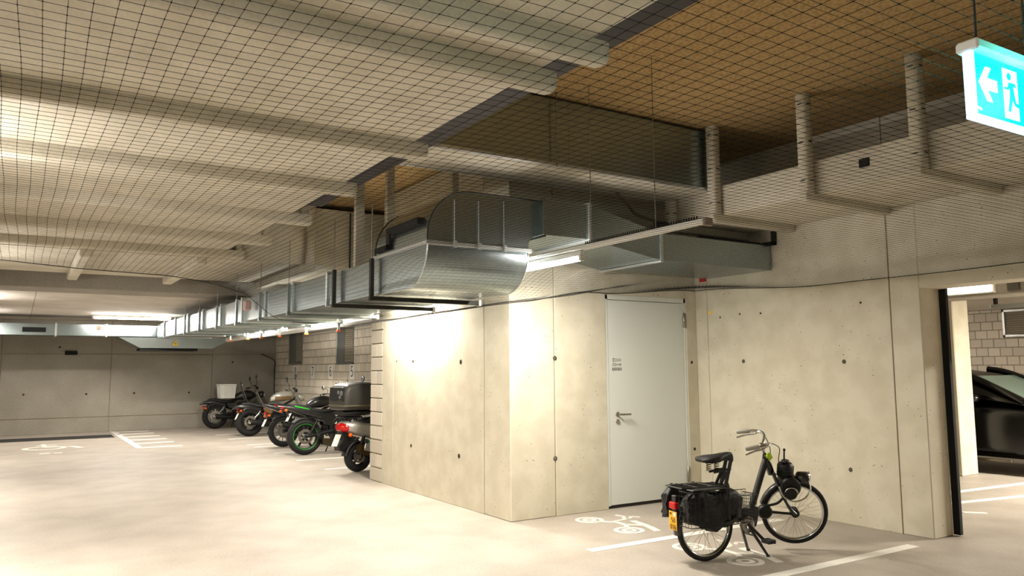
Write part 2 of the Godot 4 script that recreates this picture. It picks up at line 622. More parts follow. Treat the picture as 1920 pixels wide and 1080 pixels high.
	for i in xs.size() - 1:
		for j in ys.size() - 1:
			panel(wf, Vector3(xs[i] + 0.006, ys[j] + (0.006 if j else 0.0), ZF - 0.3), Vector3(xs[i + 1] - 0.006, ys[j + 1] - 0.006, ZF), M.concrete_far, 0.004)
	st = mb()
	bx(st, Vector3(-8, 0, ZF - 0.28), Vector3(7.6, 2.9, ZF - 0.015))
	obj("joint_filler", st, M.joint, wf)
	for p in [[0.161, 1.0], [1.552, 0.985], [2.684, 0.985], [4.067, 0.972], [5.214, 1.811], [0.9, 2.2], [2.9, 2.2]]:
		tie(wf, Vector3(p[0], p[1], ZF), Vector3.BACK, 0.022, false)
	# --- walls outside the view close the garage
	var wl := setting("wall_left", "concrete wall on the other side of the lane", "wall")
	panel(wl, Vector3(-8.3, 0, -24), Vector3(-8.0, 4.3, 8), M.concrete)
	var wk := setting("wall_back", "concrete wall behind the viewer", "wall")
	panel(wk, Vector3(-8.3, 0, 8.0), Vector3(20.3, 4.3, 8.3), M.concrete)

func flat_poly(parent: Node, called: String, poly: Array, m: Material, y := 0.0) -> void:
	var st := mb()
	slab(st, poly, 0.003, Transform3D(Basis(Vector3(1, 0, 0), Vector3(0, 0, 1), Vector3(0, -1, 0)), Vector3(0, y + 0.0015, 0)))
	obj(called, st, m, parent)

func flat_ring(st: SurfaceTool, c: Vector2, r0: float, r1: float, seg := 28) -> void:
	lathe(st, [Vector2(r0, 0), Vector2(r0, 0.003), Vector2(r1, 0.003), Vector2(r1, 0)], seg, Transform3D(Basis.IDENTITY, Vector3(c.x, 0, c.y)), true, FL)

func flat_line(st: SurfaceTool, pts: Array, w: float) -> void:
	for i in pts.size() - 1:
		bar(st, Vector3(pts[i].x, 0.0015, pts[i].y), Vector3(pts[i + 1].x, 0.0015, pts[i + 1].y), w, 0.003)

# the two-wheeler sign painted on the floor: axis along z, upper side towards +x
func bike_symbol(parent: Node, c: Vector2) -> void:
	var st := mb()
	for w in [Vector2(0.0, -0.62), Vector2(0.0, 0.0)]:
		flat_ring(st, c + w, 0.105, 0.15)
		flat_ring(st, c + w, 0.035, 0.075)
	var P := func(a, b): return c + Vector2(a, b)
	flat_line(st, [P.call(0.02, -0.52), P.call(0.16, -0.38), P.call(0.14, -0.2), P.call(0.05, -0.1)], 0.05)
	flat_line(st, [P.call(0.16, -0.42), P.call(0.32, -0.44), P.call(0.42, -0.58), P.call(0.40, -0.68)], 0.04)
	flat_line(st, [P.call(0.40, -0.46), P.call(0.48, -0.52), P.call(0.53, -0.44)], 0.035)
	flat_line(st, [P.call(0.34, -0.34), P.call(0.30, -0.12), P.call(0.26, 0.02), P.call(0.2, 0.18)], 0.07)
	flat_line(st, [P.call(0.17, -0.22), P.call(0.27, -0.12)], 0.05)
	obj("two_wheeler_symbol", st, M.worn_paint, parent)

func build_markings() -> void:
	var f := get_node("floor")
	var st := mb()
	for l in [[4.22, 6.70, -5.45], [4.30, 6.67, -4.03]]:
		st = mb()
		flat_line(st, [Vector2(l[0], l[2]), Vector2(l[1], l[2])], 0.11)
		obj("bay_line", st, M.paint, f)
	bike_symbol(f, Vector2(5.06, -5.91))
	bike_symbol(f, Vector2(5.03, -4.46))
	for z in [-12.15, -13.62, -15.04, -16.5, -17.08, -18.8, -20.2]:
		st = mb()
		flat_line(st, [Vector2(4.18, z), Vector2(6.38, z)], 0.10)
		obj("bay_line", st, M.paint, f)
	# charging bay: hatch and wheelchair sign on the left
	st = mb()
	flat_line(st, [Vector2(2.2, -23.1), Vector2(2.2, -17.75)], 0.13)
	obj("bay_line", st, M.paint, f)
	for z in [-17.8, -18.9, -19.9, -20.9, -21.9, -22.8]:
		st = mb()
		flat_line(st, [Vector2(2.2, z), Vector2(3.02, z)], 0.22)
		obj("hatch_line", st, M.paint, f)
	st = mb()
	flat_ring(st, Vector2(0.55, -18.9), 0.30, 0.40, 32)
	flat_line(st, [Vector2(0.55, -19.9), Vector2(0.58, -19.1), Vector2(0.98, -19.05), Vector2(1.1, -18.95)], 0.09)
	flat_line(st, [Vector2(1.06, -19.1), Vector2(1.2, -18.6)], 0.12)
	flat_line(st, [Vector2(0.42, -19.6), Vector2(0.8, -19.6)], 0.09)
	obj("wheelchair_symbol", st, M.worn_paint, f)
	st = mb()
	flat_line(st, [Vector2(0.44, -17.68), Vector2(0.62, -17.68)], 0.12)
	flat_line(st, [Vector2(0.68, -17.66), Vector2(0.82, -17.66)], 0.12)
	obj("bay_number_mark", st, M.worn_paint, f)
	st = mb()
	bx(st, Vector3(-3.0, 0.0, -21.95), Vector3(2.05, 0.006, -21.0), 0.002)
	var g := obj("drain_grate", st, M.drain)
	tag(g, "dark grated drain channel in the floor before the far wall", "drain")

# ------------------------------------------------------------------ block walls
func block_mesh(l: float, h: float, d := 0.09) -> ArrayMesh:
	var st := mb()
	box(st, Vector3.ZERO, Vector3(d, h, l), 0.008)
	return mesh_of(st)

# courses of blocks on a wall that faces -x at x; holes are [z0, z1, y0, y1]
func courses(parent: Node, x: float, z0: float, z1: float, y0: float, y1: float, l: float, h: float, holes: Array, rng: RandomNumberGenerator, singly: Callable) -> void:
	var meshes := {}
	var mass := mb()
	var any := false
	var j := 0.012
	var row := 0
	var y := y0
	while y < y1 - 0.03:
		var hh := minf(h, y1 - y)
		var z := z0 - (l * 0.5 if row % 2 else 0.0)
		while z < z1 - 0.02:
			var a := maxf(z, z0)
			var b := minf(z + l, z1)
			z += l
			for ho in holes:
				if y + hh > ho[2] + 0.03 and y < ho[3] - 0.03:
					if a >= ho[0] - 0.02 and a < ho[1]: a = maxf(a, minf(ho[1], b))
					if b <= ho[1] + 0.02 and b > ho[0]: b = minf(b, maxf(ho[0], a))
			if b - a < 0.04: continue
			var c := Vector3(x + 0.045 + rng.randf_range(-0.003, 0.003), y + hh * 0.5, (a + b) * 0.5)
			if singly.call(c):
				var key := [int(round((b - a) * 100)), int(round(hh * 100))]
				if not meshes.has(key): meshes[key] = block_mesh(b - a - j, hh - j)
				var o := put("block", meshes[key], M.block[rng.randi() % 4], parent)
				o.position = c
			else:
				box(mass, c, Vector3(0.09, hh - j, b - a - j), 0.008)
				any = true
		y += h
		row += 1
	if any:
		var o := obj("block_courses", mass, M.block[1], parent)
		o.set_meta("kind", "stuff")

func louver_window(n: int, x: float, z0: float, z1: float, y0: float, y1: float, split: float, label: String) -> void:
	var t := setting("window_%d" % n, label, "window")
	var st := mb()
	for r in [[z0, z0 + 0.05, y0, y1], [z1 - 0.05, z1, y0, y1], [z0, z1, y0, y0 + 0.05], [z0, z1, y1 - 0.05, y1]]:
		bx(st, Vector3(x - 0.02, r[2], r[0]), Vector3(x + 0.08, r[3], r[1]), 0.004)
	obj("frame", st, M.alu, t)
	st = mb()
	bx(st, Vector3(x + 0.05, y0 + 0.03, z0 + 0.03), Vector3(x + 0.08, y1 - 0.03, z1 - 0.03))
	obj("backing", st, M.case_dark, t)
	if split > z0 + 0.06:
		st = mb()
		bx(st, Vector3(x + 0.0, y0 + 0.04, z0 + 0.04), Vector3(x + 0.03, y1 - 0.04, split), 0.004)
		obj("blank_panel", st, mat(Color(0.36, 0.37, 0.36), 0.6), t)
	var k := int((y1 - y0 - 0.1) / 0.045)
	for i in k:
		var y := y0 + 0.07 + i * 0.045
		st = mb()
		box(st, Vector3(x + 0.025, y, (maxf(split, z0 + 0.04) + z1 - 0.05) * 0.5), Vector3(0.045, 0.006, z1 - 0.05 - maxf(split, z0 + 0.04)), 0.0, Basis(Vector3.BACK, 0.7))
		obj("slat", st, M.steel, t)

func build_alcove_wall() -> void:
	var rng := RandomNumberGenerator.new()
	rng.seed = 5
	var w := setting("wall_bays", "sand-lime block wall behind the motorcycle bays", "wall")
	var X := 6.43
	var st := mb()
	bx(st, Vector3(X + 0.012, 0, -23.25), Vector3(X + 0.35, 2.9, -10.68))
	obj("mortar", st, M.mortar, w)
	var holes := [[-21.86, -20.65, 1.72, 2.62], [-18.0, -16.88, 1.68, 2.62]]
	courses(w, X, -23.25, -10.68, 0.0, 2.88, 0.235, 0.19, holes, rng, func(c): return c.z < -15.6 and c.y > 1.18 and c.y < 2.5)
	louver_window(1, X, -21.86, -20.65, 1.735, 2.6, -21.28, "grey louvered vent window above the bay numbered 8")
	louver_window(2, X, -18.0, -16.88, 1.69, 2.6, -17.5, "grey louvered vent window above the bays numbered 5 and 6")
	var p := setting("wall_pier", "end of a block wall flush with the concrete wall", "wall")
	st = mb()
	bx(st, Vector3(4.345, 0, -10.675), Vector3(6.43, 2.9, -10.26))
	obj("mortar", st, M.mortar, p)
	var y := 0.0
	var row := 0
	while y < 2.85:
		var sp := [[-10.68, -10.25]] if row % 2 == 0 else [[-10.68, -10.46], [-10.46, -10.25]]
		for s in sp:
			st = mb()
			bx(st, Vector3(4.33, y + 0.006, s[0] + 0.005), Vector3(4.62, minf(y + 0.19, 2.9) - 0.006, s[1] - 0.006), 0.006)
			obj("block", st, M.block[rng.randi() % 4], p)
		y += 0.193
		row += 1

# ------------------------------------------------------------------ neighbouring room
func build_right_room() -> void:
	var rng := RandomNumberGenerator.new()
	rng.seed = 12
	var c := setting("ceiling_side", "plain ceiling of the neighbouring parking room", "ceiling")
	var st := mb()
	bx(st, Vector3(7.37, 2.78, -12), Vector3(20, 3.1, 8))
	obj("slab", st, M.plaster, c)
	var w := setting("wall_right", "block wall behind the black car", "wall")
	st = mb()
	bx(st, Vector3(18.014, 0, -12), Vector3(18.4, 3.0, 8))
	obj("mortar", st, M.mortar, w)
	courses(w, 18.0, -10.4, -6.2, 1.0, 2.78, 0.25, 0.19, [[-8.56, -7.9, 2.16, 2.78]], rng, func(_c): return true)
	var low := setting("wall_right_base", "lower courses of the block wall hidden by the car", "wall")
	st = mb()
	bx(st, Vector3(18.0, 0, -12), Vector3(18.09, 0.99, 8), 0.004)
	obj("panel", st, M.block[1], low)
	louver_window(3, 18.0, -8.56, -7.9, 2.17, 2.76, -9.0, "pale louvered vent window high behind the black car")
	var e := setting("wall_side_end", "concrete wall closing the neighbouring room", "wall")
	panel(e, Vector3(7.37, 0, -12.3), Vector3(20, 3.1, -12.0), M.concrete)
	# pillar
	st = mb()
	bx(st, Vector3(11.38, 0, -6.75), Vector3(11.80, 2.78, -6.08), 0.012)
	var col := obj("pillar", st, M.concrete)
	tag(col, "square concrete pillar standing before the black car", "pillar")
	col.set_meta("kind", "structure")
	# beam with the bright light panel
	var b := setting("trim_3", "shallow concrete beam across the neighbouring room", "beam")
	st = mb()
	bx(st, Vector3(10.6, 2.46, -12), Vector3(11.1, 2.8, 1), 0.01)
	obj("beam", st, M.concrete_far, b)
	var t := thing("panel_light", "bright white light panel seen through the concrete opening", "light", Vector3(10.56, 2.56, -5.42))
	st = mb()
	box(st, Vector3(0.02, 0, 0), Vector3(0.05, 0.13, 0.66), 0.006)
	obj("housing", st, M.white, t)
	st = mb()
	box(st, Vector3(-0.008, 0, 0), Vector3(0.012, 0.10, 0.60), 0.003)
	obj("light_face", st, glow(Color(1, 1, 0.98), 2.2), t)
	var l := AreaLight3D.new()
	l.name = "lamp"
	l.area_size = Vector2(0.60, 0.10)
	l.light_color = LAMP
	l.light_energy = 0.5
	l.shadow_enabled = true
	t.add_child(l)
	l.position = Vector3(-0.02, 0, 0)
	l.rotation.y = PI / 2
	for z in [-4.94, -4.72]:
		st = mb()
		bx(st, Vector3(10.56, 2.5, z), Vector3(10.62, 2.62, z + 0.14), 0.004)
		var v := obj("junction_box", st, mat(Color(0.30, 0.29, 0.26), 0.6))
		tag(v, "small grey junction box " + ("beside the bright light panel" if z < -4.8 else "farther from the bright light panel"), "box", "junction boxes on the beam")
	st = mb()
	bx(st, Vector3(13.0, 2.46, -6.35), Vector3(13.06, 2.52, -3.6), 0.004)
	var r := obj("conduit", st, M.galv_bright)
	tag(r, "bright metal conduit hanging above the black car", "conduit")
	st = mb()
	bx(st, Vector3(13.0, 2.52, -6.3), Vector3(13.05, 2.80, -6.25), 0.003)
	obj("hanger", st, M.steel_dark, r)
	# far-side bay lines
	var f := get_node("floor")
	for q in [[Vector2(9.0, -5.0), Vector2(11.6, -4.55)], [Vector2(9.3, -5.45), Vector2(11.7, -5.25)], [Vector2(8.6, -4.62), Vector2(8.75, -4.45)]]:
		st = mb()
		flat_line(st, q, 0.1)
		obj("bay_line", st, M.paint, f)
	build_car()

func build_car() -> void:
	# nose towards +z, near side at x = 0
	var t := thing("car", "black car parked behind the concrete pillar", "car", Vector3(11.98, 0, -6.75))
	var W := 1.78
	var st := mb()
	var paint := mat(Color(0.010, 0.010, 0.012), 0.25)
	# lower body: sections along z
	var secs := [[-2.15, 0.35, 0.95, 0.70], [-2.0, 0.22, 1.02, 0.82], [-1.2, 0.20, 1.04, 0.88], [0.0, 0.20, 1.03, 0.89], [0.9, 0.20, 1.02, 0.89], [1.45, 0.20, 0.98, 0.88], [2.2, 0.24, 0.88, 0.80], [2.5, 0.34, 0.72, 0.66]]
	var rings := []
	for s in secs:
		var rg := []
		for p in ring(Vector3.ZERO, s[3], (s[2] - s[1]) * 0.5, 5.0, 28):
			rg.append(Vector3(W * 0.5 + p.z, (s[1] + s[2]) * 0.5 + p.y, s[0]))
		rings.append(rg)
	loft(st, rings)
	obj("body", st, paint, t)
	# cabin
	st = mb()
	rings = []
	for s in [[-2.0, 1.0, 1.02, 0.70], [-1.65, 1.0, 1.38, 0.66], [-1.0, 1.0, 1.50, 0.64], [-0.2, 1.0, 1.52, 0.64], [0.35, 1.0, 1.44, 0.66], [0.85, 1.0, 1.20, 0.72], [1.25, 0.98, 1.0, 0.76]]:
		var rg := []
		for p in ring(Vector3.ZERO, 1.0, (s[2] - s[1]) * 0.5, 4.0, 28):
			var hgt: float = (p.y / maxf((s[2] - s[1]) * 0.5, 0.001) + 1.0) * 0.5
			rg.append(Vector3(W * 0.5 + p.z * lerpf(0.86, s[3], hgt), (s[1] + s[2]) * 0.5 + p.y, s[0]))
		rings.append(rg)
	loft(st, rings)
	obj("cabin", st, paint, t)
	# side windows, proud by a little
	var gl := mat(Color(0.16, 0.22, 0.2), 0.06)
	for sd in [0, 1]:
		var x0: float = 0.055 if sd == 0 else W - 0.055
		var x1: float = 0.215 if sd == 0 else W - 0.215
		for wdw in [[[-1.5, 1.03], [-1.25, 1.34], [-0.62, 1.43], [-0.62, 1.04]], [[-0.54, 1.04], [-0.54, 1.43], [0.1, 1.41], [0.62, 1.06]]]:
			st = mb()
			var pp := []
			var qq := []
			for p in wdw:
				var hx: float = lerpf(x0, x1, (p[1] - 1.0) / 0.5)
				pp.append(Vector3(hx - (0.012 if sd == 0 else -0.012), p[1], p[0]))
				qq.append(Vector3(hx + (0.03 if sd == 0 else -0.03), p[1], p[0]))
			loft(st, [pp, qq], true, [], FL)
			obj("side_window", st, gl, t)
	# windscreen
	st = mb()
	loft(st, [[Vector3(0.24, 1.405, 0.45), Vector3(W - 0.24, 1.405, 0.45), Vector3(W - 0.14, 1.05, 1.2), Vector3(0.14, 1.05, 1.2)], [Vector3(0.24, 1.375, 0.42), Vector3(W - 0.24, 1.375, 0.42), Vector3(W - 0.14, 1.02, 1.16), Vector3(0.14, 1.02, 1.16)]], true, [], FL)
	obj("windscreen", st, mat(Color(0.40, 0.48, 0.43), 0.08), t)
	for sd in [0.0, 1.0]:
		st = mb()
		tube(st, smooth_path([Vector3(lerpf(0.27, W - 0.27, sd), 1.50, 0.05), Vector3(lerpf(0.22, W - 0.22, sd), 1.42, 0.40), Vector3(lerpf(0.11, W - 0.11, sd), 1.04, 1.22)], 4), 0.05, 10)
		obj("windscreen_pillar", st, paint, t)
	st = mb()
	box(st, Vector3(0.015, 0.20, -0.1), Vector3(0.05, 0.05, 2.3), 0.01)
	obj("sill_trim", st, mat(Color(0.40, 0.37, 0.32), 0.35, 0.6), t)
	for sd in [-1, 1]:
		st = mb()
		var mx := -0.09 if sd < 0 else W + 0.09
		ell(st, Vector3(mx, 1.08, 0.62), Vector3(0.10, 0.07, 0.09))
		var mir := obj("side_mirror", st, paint, t)
		st = mb()
		box(st, Vector3(mx, 1.02, 0.62), Vector3(0.12, 0.015, 0.05), 0.004)
		obj("mirror_trim", st, M.chrome, mir)
	for z in [-1.35, 1.75]:
		for sd in [0, 1]:
			var x := 0.10 if sd == 0 else W - 0.10
			st = mb()
			lathe(st, [Vector2(0.2, -0.1), Vector2(0.31, -0.09), Vector2(0.32, 0), Vector2(0.31, 0.09), Vector2(0.2, 0.1)], 28, Transform3D(Basis(Vector3.BACK, PI / 2), Vector3(x, 0.32, z)), true)
			var wh := obj("wheel", st, M.rubber, t)
			st = mb()
			cyl(st, Vector3(x - 0.07, 0.32, z), Vector3(x + 0.07, 0.32, z), 0.21, 24, 0.01)
			obj("hub_cap", st, M.steel_dark, wh)
	for sd in [0.35, W - 0.35]:
		st = mb()
		box(st, Vector3(sd, 0.7, 2.42), Vector3(0.36, 0.12, 0.1), 0.03)
		obj("headlamp_lens", st, mat(Color(0.7, 0.72, 0.74), 0.1), t)

# ------------------------------------------------------------------ clad ducts
# a traverse with rounded lower edges: runs along x (or z), section h x w
func traverse(parent: Node, a: Vector3, b: Vector3, w: float, h: float, m: Material) -> void:
	var d := (b - a).normalized()
	var side := d.cross(Vector3.UP)
	var sec := []
	var r := minf(w, h) * 0.32
	for p in arc2(Vector2(-w * 0.5 + r, -h + r), r, 180, 270, 4): sec.append(p)
	for p in arc2(Vector2(w * 0.5 - r, -h + r), r, 270, 360, 4): sec.append(p)
	sec.append(Vector2(w * 0.5, 0))
	sec.append(Vector2(-w * 0.5, 0))
	var st := mb()
	var rings := []
	for q in [[0.0, 0.72], [0.02, 0.9], [0.05, 1.0], [-0.05, 1.0], [-0.02, 0.9], [0.0, 0.72]]:
		rings.append([])
	var L := (b - a).length()
	var k := 0
	for q in [[0.0, 0.80], [0.012, 0.93], [0.035, 1.0], [L - 0.035, 1.0], [L - 0.012, 0.93], [L, 0.80]]:
		for p in sec:
			rings[k].append(a + d * q[0] + side * p.x * q[1] + Vector3.UP * p.y * q[1])
		k += 1
	loft(st, rings, true, [], FL)
	obj("traverse", st, m, parent)

func post(parent: Node, at: Vector3, y1: float, wx: float, wz: float, m: Material) -> void:
	var st := mb()
	var rings := []
	for y in [at.y, y1]:
		var rg := []
		for k in 16:
			var an := TAU * k / 16
			rg.append(Vector3(at.x + signf(cos(an)) * pow(absf(cos(an)), 0.6) * wx * 0.5, y, at.z + signf(sin(an)) * pow(absf(sin(an)), 0.6) * wz * 0.5))
		rings.append(rg)
	loft(st, rings)
	obj("hanger_post", st, m, parent)

func build_clad_ducts() -> void:
	var st := mb()
	# --- wide duct over the lane
	var d := thing("clad_duct", "wide pale board-clad duct with rounded ribs over the lane", "duct", Vector3(-0.5, 3.2, -4.5))
	d.position = Vector3.ZERO
	var ribs := [1.6, -0.2, -1.6, -3.0, -3.46, -5.08, -6.50, -8.08, -9.62, -11.0]
	for i in ribs.size() - 1:
		st = mb()
		bx(st, Vector3(-3.5, 3.2, ribs[i + 1]), Vector3(2.36, 3.86, ribs[i]), 0.003)
		obj("casing", st, M.clad, d)
	for i in ribs.size():
		traverse(d, Vector3(-3.55, 3.2, ribs[i]), Vector3(2.47 if i < 7 else 2.58, 3.2, ribs[i]), 0.11, 0.115, M.clad)
		if i >= 7: post(d, Vector3(2.50, 3.1, ribs[i]), 4.0, 0.09, 0.09, M.clad)
	for q in [[1.6, -8.0]]:
		st = mb()
		bx(st, Vector3(2.365, 3.29, q[1]), Vector3(2.66, 3.345, q[0]), 0.004)
		obj("edge_channel", st, M.clad_dark, d)
	# --- duct along the wall behind the moped
	var r := thing("clad_duct", "pale board-clad duct with round hanger posts above the moped", "duct")
	var zz := [0.6, -1.25, -2.28, -3.31, -4.34, -5.43, -6.05]
	for i in zz.size() - 1:
		st = mb()
		bx(st, Vector3(5.93, 3.08, zz[i + 1]), Vector3(7.04, 3.38, zz[i]), 0.003)
		obj("casing", st, M.clad, r)
	for i in range(1, zz.size()):
		traverse(r, Vector3(5.79, 3.08, zz[i]), Vector3(7.04, 3.08, zz[i]), 0.11, 0.075, M.clad)
		post(r, Vector3(5.868, 3.02, zz[i]), 4.0 if i < zz.size() - 1 else 3.34, 0.115, 0.115, M.clad)
		for y in ([3.2, 3.55, 3.9] if i < zz.size() - 1 else [3.2]):
			st = mb()
			lathe(st, [Vector2(0.058, -0.006), Vector2(0.064, 0), Vector2(0.058, 0.006)], 16, Transform3D(Basis.IDENTITY, Vector3(5.868, y, zz[i])))
			obj("strap", st, M.steel_dark, r)
	st = mb()
	bx(st, Vector3(5.915, 3.22, -3.86), Vector3(5.94, 3.29, -3.77), 0.003)
	obj("damper_opening", st, M.black, r)
	# --- cross duct at the far end of the wide one
	var x := thing("clad_duct", "far board-clad duct crossing above the lane, ribs pointing away", "duct")
	var xs := [-3.5, -0.75, 0.65, 2.02, 3.51, 5.6]
	for i in xs.size() - 1:
		st = mb()
		bx(st, Vector3(xs[i], 3.08, -13.75), Vector3(xs[i + 1], 3.93, -11.06), 0.003)
		obj("casing", st, M.clad, x)
	for i in range(1, xs.size() - 1):
		traverse(x, Vector3(xs[i], 3.08, -10.99), Vector3(xs[i], 3.08, -13.85), 0.15, 0.1, M.clad)
	post(x, Vector3(3.51, 3.0, -11.0), 4.0, 0.13, 0.10, M.clad)
	st = mb()
	tube(st, [Vector3(4.12, 3.0, -11.03), Vector3(4.12, 3.9, -11.03)], 0.012, 8)
	obj("conduit", st, M.steel_dark, x)

# ------------------------------------------------------------------ galvanised ducts
# rectangular flange frame round a section across axis ax (0 x, 2 z)
func flange(parent: Node, ax: int, at: float, lo: Vector2, hi: Vector2, t := 0.03, p := 0.03, m: Material = null) -> void:
	var st := mb()
	for r in [[lo.x - p, hi.x + p, lo.y - p, lo.y], [lo.x - p, hi.x + p, hi.y, hi.y + p], [lo.x - p, lo.x, lo.y, hi.y], [hi.x, hi.x + p, lo.y, hi.y]]:
		if ax == 0:
			bx(st, Vector3(at - t, r[2], r[0]), Vector3(at + t, r[3], r[1]), 0.003)
		else:
			bx(st, Vector3(r[0], r[2], at - t), Vector3(r[1], r[3], at + t), 0.003)
	obj("flange", st, m if m else M.galv_bright, parent)

func build_galvanised_ducts() -> void:
	var st := mb()
	# --- duct crossing from the wide clad duct to the one above the moped
	var c := thing("galvanised_duct", "dark sheet-metal duct crossing right under the tan ceiling", "duct")
	for q in [[2.68, 4.12], [4.12, 5.925]]:
		st = mb()
		bx(st, Vector3(q[0], 3.37, -6.14), Vector3(q[1], 3.97, -5.53), 0.004)
		obj("duct_section", st, M.galv, c)
	st = mb()
	bx(st, Vector3(2.70, 3.350, -6.135), Vector3(5.92, 3.368, -5.535), 0.003)
	obj("base_board", st, M.clad, c)
	for e in [[-5.53, -5.50], [-6.17, -6.14]]:
		st = mb()
		bx(st, Vector3(2.69, 3.345, e[0]), Vector3(5.92, 3.375, e[1]), 0.003)
		obj("edge_rail", st, M.galv_bright, c)
	st = mb()
	tube(st, [Vector3(3.95, 3.33, -5.48), Vector3(3.95, 4.0, -5.48)], 0.006, 6)
	obj("hanger_rod", st, M.steel, c)
	# --- the large elbow and the run to the far wall
	var e := thing("galvanised_duct", "galvanised duct with big curved elbow running along the lane", "duct")
	var X0 := 2.87
	var X1 := 3.89
	var ZF := -5.86
	var ZR := -6.99
	# upper elbow: turns in the xy plane
	var poly := [Vector2(X0, 2.63)]
	for p in arc2(Vector2(X0 + 0.42, 2.68), 0.42, 180, 90, 10): poly.append(p)
	poly.append(Vector2(X1 + 0.10, 3.10))
	poly.append(Vector2(X1 + 0.10, 2.77))
	for p in arc2(Vector2(X1 + 0.10, 2.67), 0.10, 90, 180, 5): poly.append(p)
	poly.append(Vector2(X1, 2.625))
	st = mb()
	slab(st, poly, absf(ZR - ZF), Transform3D(Basis.IDENTITY, Vector3(0, 0, (ZF + ZR) * 0.5)), 0.0, FL)
	obj("upper_elbow", st, M.galv, e)
	for zz in [ZF, ZR]:
		var ap := [Vector3(X0, 2.63, zz)]
		for p in arc2(Vector2(X0 + 0.42, 2.68), 0.42, 180, 90, 10): ap.append(Vector3(p.x, p.y, zz))
		ap.append(Vector3(X1 + 0.10, 3.10, zz))
		st = mb()
		tube(st, ap, 0.008, 6)
		obj("edge_seam", st, M.steel_dark, e)
	st = mb()
	var pz := []
	for p in arc2(Vector2(ZF - 0.36, 2.62), 0.36, 0, -90, 14): pz.append(p)
	pz.append(Vector2(ZR - 0.05, 2.27))
	pz.append(Vector2(ZR - 0.05, 2.62))
	# local x of the slab runs along world z
	slab(st, pz, X1 - X0, Transform3D(Basis(Vector3(0, 0, 1), Vector3(0, 1, 0), Vector3(-1, 0, 0)), Vector3((X0 + X1) * 0.5, 0, 0)), 0.0, SM)
	obj("lower_elbow", st, M.galv, e)
	for xx in [X0, X1]:
		var sp := []
		for p in arc2(Vector2(ZF - 0.36, 2.62), 0.36, 0, -90, 14): sp.append(Vector3(xx, p.y, p.x))
		sp.append(Vector3(xx, 2.27, ZR - 0.05))
		st = mb()
		tube(st, sp, 0.006, 6)
		obj("edge_seam", st, M.galv_bright, e)
	st = mb()
	bx(st, Vector3(X0 - 0.025, 2.605, ZR), Vector3(X1 + 0.025, 2.64, ZF + 0.025), 0.004)
	obj("flange", st, M.galv_bright, e)
	for x in [3.12, 3.36, 3.62]:
		st = mb()
		tube(st, [Vector3(x, 2.60, ZF + 0.012), Vector3(x, 3.0 + (x - 3.0) * 0.08, ZF + 0.012)], 0.005, 6)
		obj("cleat", st, M.galv_bright, e)
		st = mb()
		box(st, Vector3(x, 2.622, ZF + 0.03), Vector3(0.03, 0.06, 0.03), 0.005)
		obj("clamp", st, M.galv_bright, e)
	st = mb()
	bx(st, Vector3(X0 - 0.03, 2.80, -6.62), Vector3(X0 + 0.06, 2.86, -6.0), 0.004)
	bx(st, Vector3(X0 - 0.03, 2.66, -6.68), Vector3(X0 - 0.005, 2.86, -6.60), 0.004)
	bx(st, Vector3(X0 - 0.03, 2.66, -6.95), Vector3(X0 - 0.005, 2.71, -6.60), 0.004)
	obj("seal_tape", st, M.black, e)
	# long run
	var stops := [-7.04, -8.35, -9.6, -10.9, -12.25, -13.7, -15.2, -16.7, -18.2, -19.7, -20.9]
	for i in stops.size() - 1:
		var yb: float = 2.27 + (-7.0 - stops[i]) * 0.0075
		st = mb()
		bx(st, Vector3(X0, yb, stops[i + 1]), Vector3(X1, yb + 0.34, stops[i]), 0.003)
		obj("duct_section", st, M.galv, e)
		if i > 0: flange(e, 2, stops[i], Vector2(X0, yb), Vector2(X1, yb + 0.34), 0.02, 0.025)
	# right-hand run to the wall behind the moped
	st = mb()
	bx(st, Vector3(X1 + 0.10, 2.77, -6.66), Vector3(4.52, 3.10, -5.76), 0.003)
	obj("duct_section", st, M.galv, e)
	st = mb()
	loft(st, [[Vector3(4.52, 2.77, -5.76), Vector3(4.52, 3.10, -5.76), Vector3(4.52, 3.10, -6.66), Vector3(4.52, 2.77, -6.66)], [Vector3(5.38, 2.625, -5.71), Vector3(5.38, 2.90, -5.71), Vector3(5.38, 2.90, -6.66), Vector3(5.38, 2.625, -6.66)]], true, [], FL)
	obj("transition", st, M.galv, e)
	st = mb()
	bx(st, Vector3(5.38, 2.625, -6.66), Vector3(7.03, 2.90, -5.71), 0.003)
	obj("duct_section", st, M.galv, e)
	flange(e, 0, 4.52, Vector2(-6.66, 2.77), Vector2(-5.76, 3.10), 0.018, 0.022)
	flange(e, 0, 5.38, Vector2(-6.66, 2.625), Vector2(-5.71, 2.90), 0.018, 0.022)
	flange(e, 0, 4.03, Vector2(-6.66, 2.77), Vector2(-5.80, 3.10), 0.012, 0.012, M.steel_dark)
	# --- brackets under the long run
	var tops := ["nearest the curved elbow", "second from the curved elbow", "third from the curved elbow", "fourth from the curved elbow", "fifth from the curved elbow", "sixth from the curved elbow", "seventh from the curved elbow", "eighth from the curved elbow"]
	var bz := [-6.95, -8.0, -9.65, -11.0, -12.4, -13.8, -15.3, -16.8]
	for i in bz.size():
		var yb: float = 2.27 + (-7.0 - bz[i]) * 0.0075
		var t := thing("duct_bracket", "metal channel bracket under the long duct, " + tops[i], "bracket", Vector3(0, yb - 0.014, bz[i]), 0.0, "brackets of the long duct")
		var mm: Material = M.steel_dark if i < 2 else M.galv
		st = mb()
		bx(st, Vector3(2.79, -0.045, -0.025), Vector3(3.98, -0.003, 0.025), 0.004)
		obj("cross_channel", st, mm, t)
		st = mb()
		bx(st, Vector3(2.795, -0.003, -0.02), Vector3(2.835, 0.36, 0.02), 0.004)
		obj("upright", st, mm, t)
		st = mb()
		bx(st, Vector3(3.98, -0.055, -0.03), Vector3(4.01, 0.006, 0.03), 0.004)
